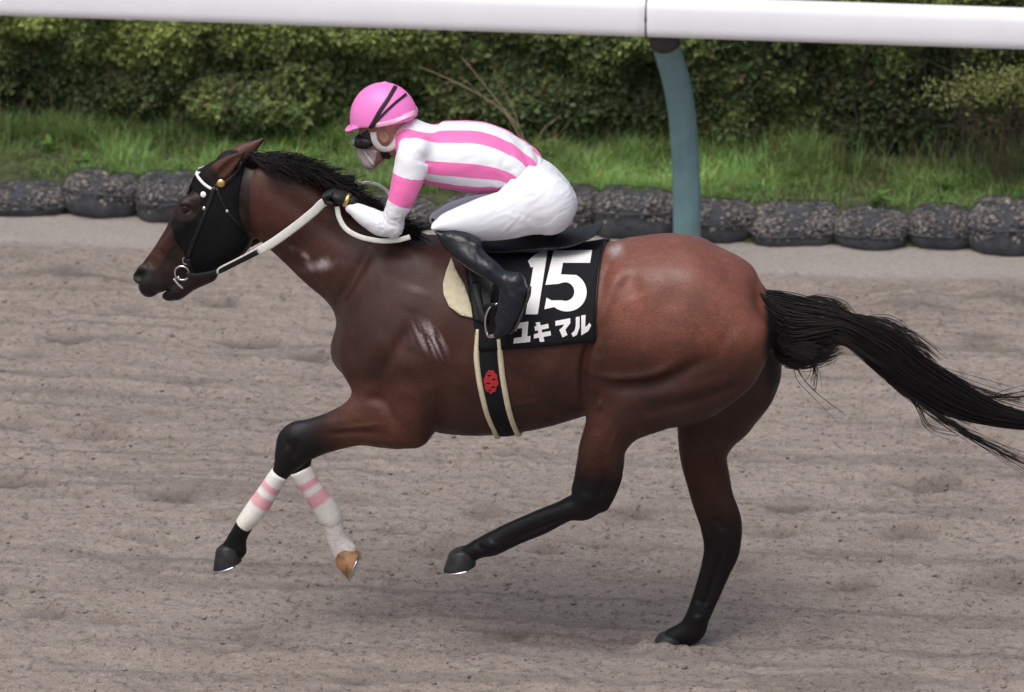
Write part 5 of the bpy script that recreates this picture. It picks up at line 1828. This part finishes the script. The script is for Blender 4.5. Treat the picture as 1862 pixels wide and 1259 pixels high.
# ================================================================== the rider
rider = empty('person', U(900, 430, 0), 'rider in pink and white striped silks, white breeches and pink helmet, crouched', 'person')
torso = E_([(756, 228, 738, 288, .12, 0), (796, 220, 776, 334, .175, 0), (838, 218, 826, 347, .178, 0), (882, 222, 866, 353, .165, 0), (928, 240, 898, 350, .155, 0), (968, 268, 918, 346, .148, 0), (992, 296, 938, 352, .145, 0)])
pelvis = E_([(975, 285, 922, 345, .142, 0), (1002, 302, 935, 372, .155, 0), (1026, 328, 962, 396, .168, 0), (1036, 355, 985, 408, .165, 0)])
butt = [(985, 368, 42, .085, -.085), (1000, 372, 44, .09, -.09)]
thigh_n = E_([(955, 318, 1000, 418, .095, -.10), (905, 347, 945, 431, .09, -.15), (862, 360, 890, 437, .08, -.20), (826, 374, 850, 431, .07, -.235), (800, 388, 818, 421, .06, -.255), (782, 403, 800, 416, .052, -.265)])
thigh_f = E_([(955, 318, 1000, 410, .095, .10), (895, 352, 925, 420, .085, .15), (850, 358, 872, 418, .075, .19), (815, 370, 830, 414, .06, .21), (788, 386, 800, 410, .045, .22)])
shank_n = E_([(790, 404, 803, 428, .05, -.265), (824, 420, 812, 452, .052, -.285), (856, 441, 840, 478, .054, -.315), (886, 464, 868, 497, .046, -.335), (912, 487, 896, 513, .037, -.35), (934, 503, 914, 528, .036, -.355)])
foot_n = E_([(920, 506, 954, 520, .038, -.362), (910, 535, 960, 538, .040, -.368), (905, 562, 950, 566, .040, -.37), (900, 588, 936, 596, .040, -.37), (897, 603, 918, 609, .030, -.37)])
arm_n = E_([(735, 262, 790, 275, .07, -.14), (719, 284, 782, 285, .066, -.175), (713, 315, 774, 316, .058, -.20), (707, 350, 761, 350, .052, -.215), (700, 378, 746, 380, .046, -.22), (692, 402, 730, 412, .042, -.215)])
fore_n = E_([(722, 392, 706, 432, .044, -.215), (696, 386, 684, 428, .043, -.20), (670, 376, 658, 411, .037, -.175), (645, 368, 634, 388, .028, -.15)])
arm_f = E_([(745, 250, 790, 275, .066, .14), (730, 272, 782, 285, .062, .165), (722, 310, 770, 316, .054, .175), (714, 345, 755, 350, .048, .17), (708, 372, 742, 378, .044, .165), (700, 388, 728, 404, .04, .15)])
fore_f = E_([(722, 376, 706, 412, .042, .15), (696, 372, 684, 408, .04, .14), (672, 366, 662, 394, .034, .12), (652, 360, 642, 378, .027, .11)])
neck_r = Chain.mid([(712, 258, 28, .058, 0), (738, 262, 32, .065, 0), (765, 270, 40, .10, 0)])
skull = Chain.mid([(708, 206, 38, .066, 0), (700, 214, 42, .072, 0), (692, 236, 38, .068, 0)])
jaw = Chain.mid([(690, 240, 34, .066, 0), (686, 262, 27, .056, 0), (684, 282, 17, .04, 0)])

def foot_f():
    return Chain(foot_n.P, foot_n.A, foot_n.B, -foot_n.Y, 1)
_t = np.linspace(1, 0, len(shank_n.P))[:, None]
shank_f = Chain(shank_n.P + (thigh_f.P[-1] - shank_n.P[1]) * _t, shank_n.A, shank_n.B, -shank_n.Y * (1 - _t[:, 0]) + .225 * _t[:, 0], 1)
LO, HI = (-.75, -.46, 1.0), (.45, .46, 2.25)
# --- body under the clothes: one continuous skin with a face
FB = Field(LO, HI, .0075)
for ch_, k in ((torso, 0), (pelvis, .04), (thigh_n, .03), (thigh_f, .03), (shank_n, .02), (shank_f, .02), (foot_n, .02), (foot_f(), .02), (arm_n, .03), (arm_f, .03), (fore_n, .015), (fore_f, .015)):
    FB.add(ch_, k, grow=-.012)
FB.add(neck_r, .03).add(skull, .02).add(jaw, .02)
FB.add(Chain.mid([(655, 256, 5, .012, 0), (651, 268, 7, .013, 0), (655, 274, 5, .018, 0)]), .012)      # nose
FB.add(Chain.mid([(662, 284, 5, .024, 0), (664, 290, 5, .022, 0)]), .008)      # lips
FB.add(Chain.mid([(676, 298, 9, .024, 0)] * 2), .02)                             # chin
for sg in (-1, 1):
    FB.add(Elli(U(699, 250, -.075) * np.array([1, -sg, 1]), (.019, .009, .028)), .006)
    FB.cut(Elli(U(697, 251, -.084) * np.array([1, -sg, 1]), (.011, .008, .018)), .005)
    FB.cut(Elli(U(662, 258, -.03) * np.array([1, -sg, 1]), (.012, .014, .010)), .01)
bv, bq = FB.skin(2)
del FB
M_SKIN = mat('skin', (.36, .19, .135), .5, noise=.10, nscale=30, bump=.1, bscale=200)
mesh_np('body', bv, bq, M_SKIN, rider)
SKIN = bvh_of(bv, bq)
MBe = MB()
for sg in (-1, 1):
    MB().ball(U(663, 258, -.03) * np.array([1, -sg, 1]), .0125).build('eye', mat('eye_white', (.7, .68, .65), .2), rider)

# --- silks: striped body, banded sleeves
FJ = Field(LO, HI, .006)
FJ.add(torso, 0).add(arm_n, .035).add(arm_f, .035).add(fore_n, .014).add(fore_f, .014)
FJ.add(Chain.mid([(748, 252, 36, .075, 0), (770, 268, 42, .11, 0)]), .03)
jv, jq = FJ.skin(3)
del FJ
jn = vnormals(jv, jq)
wr = fbm(jv[:, 0] * 8, jv[:, 1] * 9, jv[:, 2] * 20, 3, 15)
vt, tt, ang = chain_at(torso, jv)
va, ta, _ = chain_at(arm_n, jv); vb, tb, _ = chain_at(arm_f, jv)
vc, tc_, _ = chain_at(fore_n, jv); vd, td, _ = chain_at(fore_f, jv)
arm = np.minimum(np.minimum(va, vb), np.minimum(vc, vd))
fold = np.sin((ta + .3 * wr) * 50) * np.exp(-((ta - .9) / .18) ** 2) * (va < .02)
jv = jv + jn * (.0022 * wr + .0012 * fbm(jv[:, 0] * 22, jv[:, 1] * 22, jv[:, 2] * 34, 2, 18) + .0022 * fold + .003 * np.sin(tt * 40 + 5 * ang + 3 * wr) * sstep(.55, .8, tt) * (arm > .02))[:, None]
px_j = proj(jv)
is_arm = (arm < vt - .004) & (px_j[:, 1] > 268)
band_ = np.where(va < vb, sstep(.405, .42, ta) * sstep(.735, .72, ta), sstep(.405, .42, tb) * sstep(.735, .72, tb)) * (np.minimum(va, vb) < np.minimum(vc, vd) + .004)
JERSEY_ANG = (tt, ang)
STRIPES = [(-.06, .06)]
def silk_material():
    m = bpy.data.materials.new('racing_silk')
    m.use_nodes = True
    N, L = m.node_tree.nodes, m.node_tree.links
    b = N['Principled BSDF']
    b.inputs['Roughness'].default_value = .5
    b.inputs['Sheen Weight'].default_value = .15
    def at(n_):
        a = N.new('ShaderNodeAttribute'); a.attribute_name = n_
        return a.outputs['Fac']
    def math_(op, a, b_):
        x = N.new('ShaderNodeMath'); x.operation = op
        for i, v in enumerate((a, b_)):
            if isinstance(v, (int, float)): x.inputs[i].default_value = v
            else: L.new(v, x.inputs[i])
        return x.outputs[0]
    # stripes run along the body: pink where the wrapped angle falls in the first half of each pitch
    s_ = math_('GREATER_THAN', at('stripe'), 0.0)
    s_ = math_('MULTIPLY', s_, math_('LESS_THAN', at('sleeve'), .5))
    w = math_('MULTIPLY', math_('GREATER_THAN', at('cuffband'), .5), math_('GREATER_THAN', at('sleeve'), .5))
    f = math_('MAXIMUM', s_, w)
    mx = N.new('ShaderNodeMix'); mx.data_type = 'RGBA'
    L.new(f, mx.inputs[0])
    mx.inputs[6].default_value = (.78, .80, .85, 1)
    mx.inputs[7].default_value = (.86, .17, .46, 1)
    L.new(mx.outputs[2], b.inputs['Base Color'])
    nb = N.new('ShaderNodeTexNoise'); nb.inputs['Scale'].default_value = 26
    tc = N.new('ShaderNodeTexCoord'); L.new(tc.outputs['Object'], nb.inputs['Vector'])
    bp = N.new('ShaderNodeBump'); bp.inputs['Strength'].default_value = .25; bp.inputs['Distance'].default_value = .006
    L.new(nb.outputs['Fac'], bp.inputs['Height']); L.new(bp.outputs[0], b.inputs['Normal'])
    return m
# signed distance (in angle) to the pink stripes; angle 0 = spine, negative = near flank
PK = [(-2.75, -2.2), (-1.85, -1.42), (-.85, -.42), (.12, .50), (.9, 1.35), (1.9, 2.35)]
sdist = np.max([np.minimum(ang - a, b_ - ang) for a, b_ in PK], 0)
mesh_np('jersey', jv, jq, silk_material(), rider, True, {'stripe': sdist, 'sleeve': is_arm.astype(float), 'cuffband': band_})

# --- breeches
FP = Field(LO, HI, .006)
FP.add(pelvis, 0, grow=.004).add(thigh_n, .05, grow=.003).add(thigh_f, .05, grow=.003)
for sg in (1, -1):
    FP.add(Chain.mid([(x, y, a, b_, c_ * sg) for x, y, a, b_, c_ in butt]), .04)
pv, pq = FP.skin(3)
del FP
pn = vnormals(pv, pq)
v1, t1, a1 = chain_at(thigh_n, pv)
wr = fbm(pv[:, 0] * 7 + pv[:, 2] * 5, pv[:, 1] * 8, (pv[:, 2] - .5 * pv[:, 0]) * 26, 3, 44)
crease = np.sin(t1 * 34 + 6 * wr + a1) * np.exp(-((t1 - .12) / .22) ** 2)
pv = pv + pn * (.0004 * wr + .0011 * crease)[:, None]
M_BREECH = mat('white_breeches', (.79, .81, .87), .6, noise=.03, nscale=10, bump=.18, bscale=30, bdist=.003)
mesh_np('breeches', pv, pq, M_BREECH, rider)
BR = bvh_of(pv, pq)

# --- boots
M_BOOT = mat('navy_boot', (.009, .011, .017), .34, noise=.3, nscale=25, bump=.4, bscale=40, bdist=.004, spec=.45)
M_SOLE = mat('boot_sole', (.03, .028, .027), .7, noise=.3, nscale=30)
def boot(sh, ft, sg):
    Fb = Field((-.4, -.46 if sg < 0 else .12, .95), (.25, -.2 if sg < 0 else .46, 1.8), .005)
    Fb.add(sh, 0, grow=.003).add(ft, .02, grow=.003)
    if sg < 0:
        Fb.add(Chain.mid([(942, 518, 10, .032, -.366), (955, 529, 7, .028, -.368)]), .015)
        Fb.add(Chain.mid([(868, 442, 8, .045, -.30), (825, 428, 14, .05, -.285)]), .03)
    v, q = Fb.skin(2)
    n_ = vnormals(v, q)
    w = fbm(v[:, 0] * 30 + v[:, 2] * 22, v[:, 1] * 16, (v[:, 2] - v[:, 0]) * 14, 2, 66)
    v = v + n_ * (.0032 * w)[:, None]
    bo = mesh_np('boot', v, q, M_BOOT, rider)
    sole_ = MB()
    P = catmull([U(x, y, -.368) for x, y in ((964, 524), (962, 540), (955, 558), (950, 572), (942, 590), (930, 606))], 4)
    if sg > 0:
        P = P * MIR
    nr_ = np.tile(np.array([.9, 0, -.4]), (len(P), 1))
    wd_ = np.interp(np.linspace(0, 1, len(P)), [0, .25, .45, .8, 1], [.05, .058, .05, .075, .05])
    sole_.ribbon(P, nr_, wd_, .009, -.006)
    sole_.build('sole', M_SOLE, bo)
boot(shank_n, foot_n, -1)
boot(shank_f, foot_f(), 1)

# --- gloves: fist closed on the rein, five fingers each
M_GLOVE = mat('black_glove', (.006, .006, .007), .6, noise=.3, nscale=60, bump=.3, bscale=200)
def glove(px, py, y, sg):
    o = U(px, py, y)
    ax = U(px - 20, py - 9, y) - o; ax /= np.linalg.norm(ax)          # along the hand
    dn = np.array([ax[2], 0, -ax[0]])
    if dn[2] > 0: dn = -dn
    ys = np.array([0, sg, 0.0])                                     # outwards
    Fg = Field(o - .09, o + .09, .0028)
    Fg.add(Caps(o - ax * .045, o - ax * .01, .024, .026), 0)
    Fg.add(Elli(o + ax * .008, (.036, .040, .022), [ax, ys, dn]), .012)
    for i, ln in enumerate((.92, 1.0, .95, .78)):
        k = o + ax * (.036 * (1 if i < 3 else .9)) + ys * (.030 - .0195 * i) - dn * .004
        a = k + ax * .020 * ln + dn * .022 * ln
        b_ = a - ax * .018 * ln + dn * .016 * ln
        c_ = b_ - ax * .020 * ln - dn * .004
        Fg.add(Caps(k, a, .0105, .0098), .004).add(Caps(a, b_, .0098, .009), .002).add(Caps(b_, c_, .009, .0078), .002)
    t0 = o - ax * .012 - ys * .034 + dn * .004
    t1_ = t0 + ax * .028 + dn * .016 - ys * .006
    t2 = t1_ + ax * .022 + dn * .010 + ys * .012
    Fg.add(Caps(t0, t1_, .0125, .0108), .008).add(Caps(t1_, t2, .0108, .0085), .002)
    v, q = Fg.skin(1)
    g_ = mesh_np('glove', v, q, M_GLOVE, rider)
    m = MB()
    m.tube([o - ax * .034, o - ax * .020], .029, 18, up=(0, 1, 0))
    m.build('cuff', M_GOLD, g_)
    return g_
glove(619, 359, -.145, -1)
glove(640, 364, .11, 1)

# --- helmet with peak, goggles, straps
M_PINK = mat('pink_helmet', (.88, .22, .60), .42, noise=.03, nscale=14)
FH = Field((-.68, -.2, 1.85), (-.28, .2, 2.3), .004)
hc_ = U(698, 216, 0)
FH.add(Elli(hc_, (.1275, .105, .137)), 0)
a0, b0 = U(640, 238, -.10), U(758, 223, -.10)
pn_ = np.array([-(b0 - a0)[2], 0, (b0 - a0)[0]]); pn_ = -pn_ / np.linalg.norm(pn_)
FH.add(Chain.mid([(742, 208, 15, .089, 0), (700, 222, 13, .1045, 0), (650, 228, 9, .088, 0)]), .003)
FH.clip(a0, pn_, .008)
tx_ = (b0 - a0) / np.linalg.norm(b0 - a0)
c_, s_ = math.cos(R(-15)), math.sin(R(-15))
tp_ = np.array([tx_[0] * c_ - tx_[2] * -s_, 0, tx_[0] * -s_ + tx_[2] * c_])
FH.add(Elli(np.array([a0[0] + .002, 0, a0[2] - .002]), (.050, .078, .0085), [tp_, (0, 1, 0), (-tp_[2], 0, tp_[0])]), .008)
FH.add(Elli(hc_ + np.array([0.005, 0, .136]), (.012, .012, .006)), .004)
hv_, hq_ = FH.skin(2)
helm = mesh_np('helmet', hv_, hq_, M_PINK, rider)
HELM = bvh_of(hv_, hq_)
M_TRIM = mat('pale_pink_trim', (.88, .48, .66), .4)
M_ELAS = mat('elastic', (.008, .006, .009), .7, noise=.2, nscale=80)
def hstrap(line, w, sg=1):
    P, N_ = lay(HELM, line, 6, -.05)
    MB().ribbon(P, N_, w, .003, .001).build('strap', M_ELAS, helm)
    MB().ribbon((P * MIR)[::-1], (N_ * MIR)[::-1], w, .003, .001).build('strap', M_ELAS, helm)
hstrap([(719, 158), (706, 180), (690, 204), (679, 224), (668, 240)], .015)
hstrap([(738, 172), (718, 188), (699, 206), (684, 222), (674, 238)], .010)
P, N_ = lay(HELM, [(684, 228), (705, 224), (730, 216), (756, 204)], 6, -.05)
for sg in (1, -1):
    (MB().ribbon(P, N_, .017, .0022, .0008) if sg > 0 else MB().ribbon((P * MIR)[::-1], (N_ * MIR)[::-1], .017, .0022, .0008)).build('trim', M_TRIM, helm)
# goggles
FG = Field((-.68, -.14, 1.8), (-.45, .14, 2.1), .004)
gc_ = U(671, 253, 0)
FG.add(Chain.mid([(658, 254, 12.5, .070, 0), (668, 253, 13.5, .079, 0), (675, 252, 11, .080, 0)]), 0, 3.2)
gv_, gq_ = FG.skin(1)
M_LENS = mat('goggle_lens', (.010, .011, .012), .5, spec=.3)
gog = mesh_np('goggles', gv_, gq_, M_LENS, rider)
FL = Field((-.70, -.12, 1.8), (-.5, .12, 2.1), .004)
FL.add(Chain.mid([(650.5, 254, 10, .060, 0), (653, 254, 11, .062, 0)]), 0, 3.0)
lv_, lq_ = FL.skin(1)
mesh_np('lens', lv_, lq_, mat('smoke_lens', (.16, .18, .165), .12, spec=.5), gog)
P, N_ = lay(SKIN, [(664, 240), (668, 250), (672, 262)], 4, -.06)
MB().ribbon(P, N_, .034, .006, .004).build('frame', M_ELAS, gog)
# chin harness, white cup round the ear, face cover
M_HARN = mat('white_harness', (.72, .68, .68), .6, noise=.08, nscale=50)
def face_strap(name, line, w, mtl, th=.006, lift=.002):
    P, N_ = lay(SKIN, line, 6, -.06)
    MB().ribbon(P, N_, w, th, lift).build(name, mtl, rider)
    MB().ribbon((P * MIR)[::-1], (N_ * MIR)[::-1], w, th, lift).build(name, mtl, rider)
face_strap('harness', [(679, 240), (683, 258), (696, 270), (712, 268), (722, 254), (728, 238)], .024, M_HARN)
face_strap('chin_strap', [(698, 274), (702, 286), (700, 300)], .030, M_ELAS)
FM = Field((-.68, -.12, 1.72), (-.4, .12, 2.08), .004)
FM.add(jaw, 0, grow=.006).add(Chain.mid([(676, 298, 10, .03, 0)] * 2), .02).add(Chain.mid([(656, 266, 8, .018, 0), (658, 280, 8, .026, 0), (668, 292, 10, .028, 0)]), .03)
FM.clip(U(690, 275, 0), (.85, 0, -.25), .004)
FM.clip(U(664, 264, 0), (0.1, 0, 1), .004)
mv_, mq_ = FM.skin(1)
mesh_np('face_cover', mv_, mq_, mat('pale_face_cover', (.46, .38, .37), .7, noise=.06, nscale=40), rider)
face_strap('mask_edge', [(666, 272), (672, 284), (680, 297)], .012, M_HARN, .004, .008)
# collar
P = [U(737, 236, -.03), U(727, 262, -.062), U(720, 292, -.05), U(716, 300, 0)]
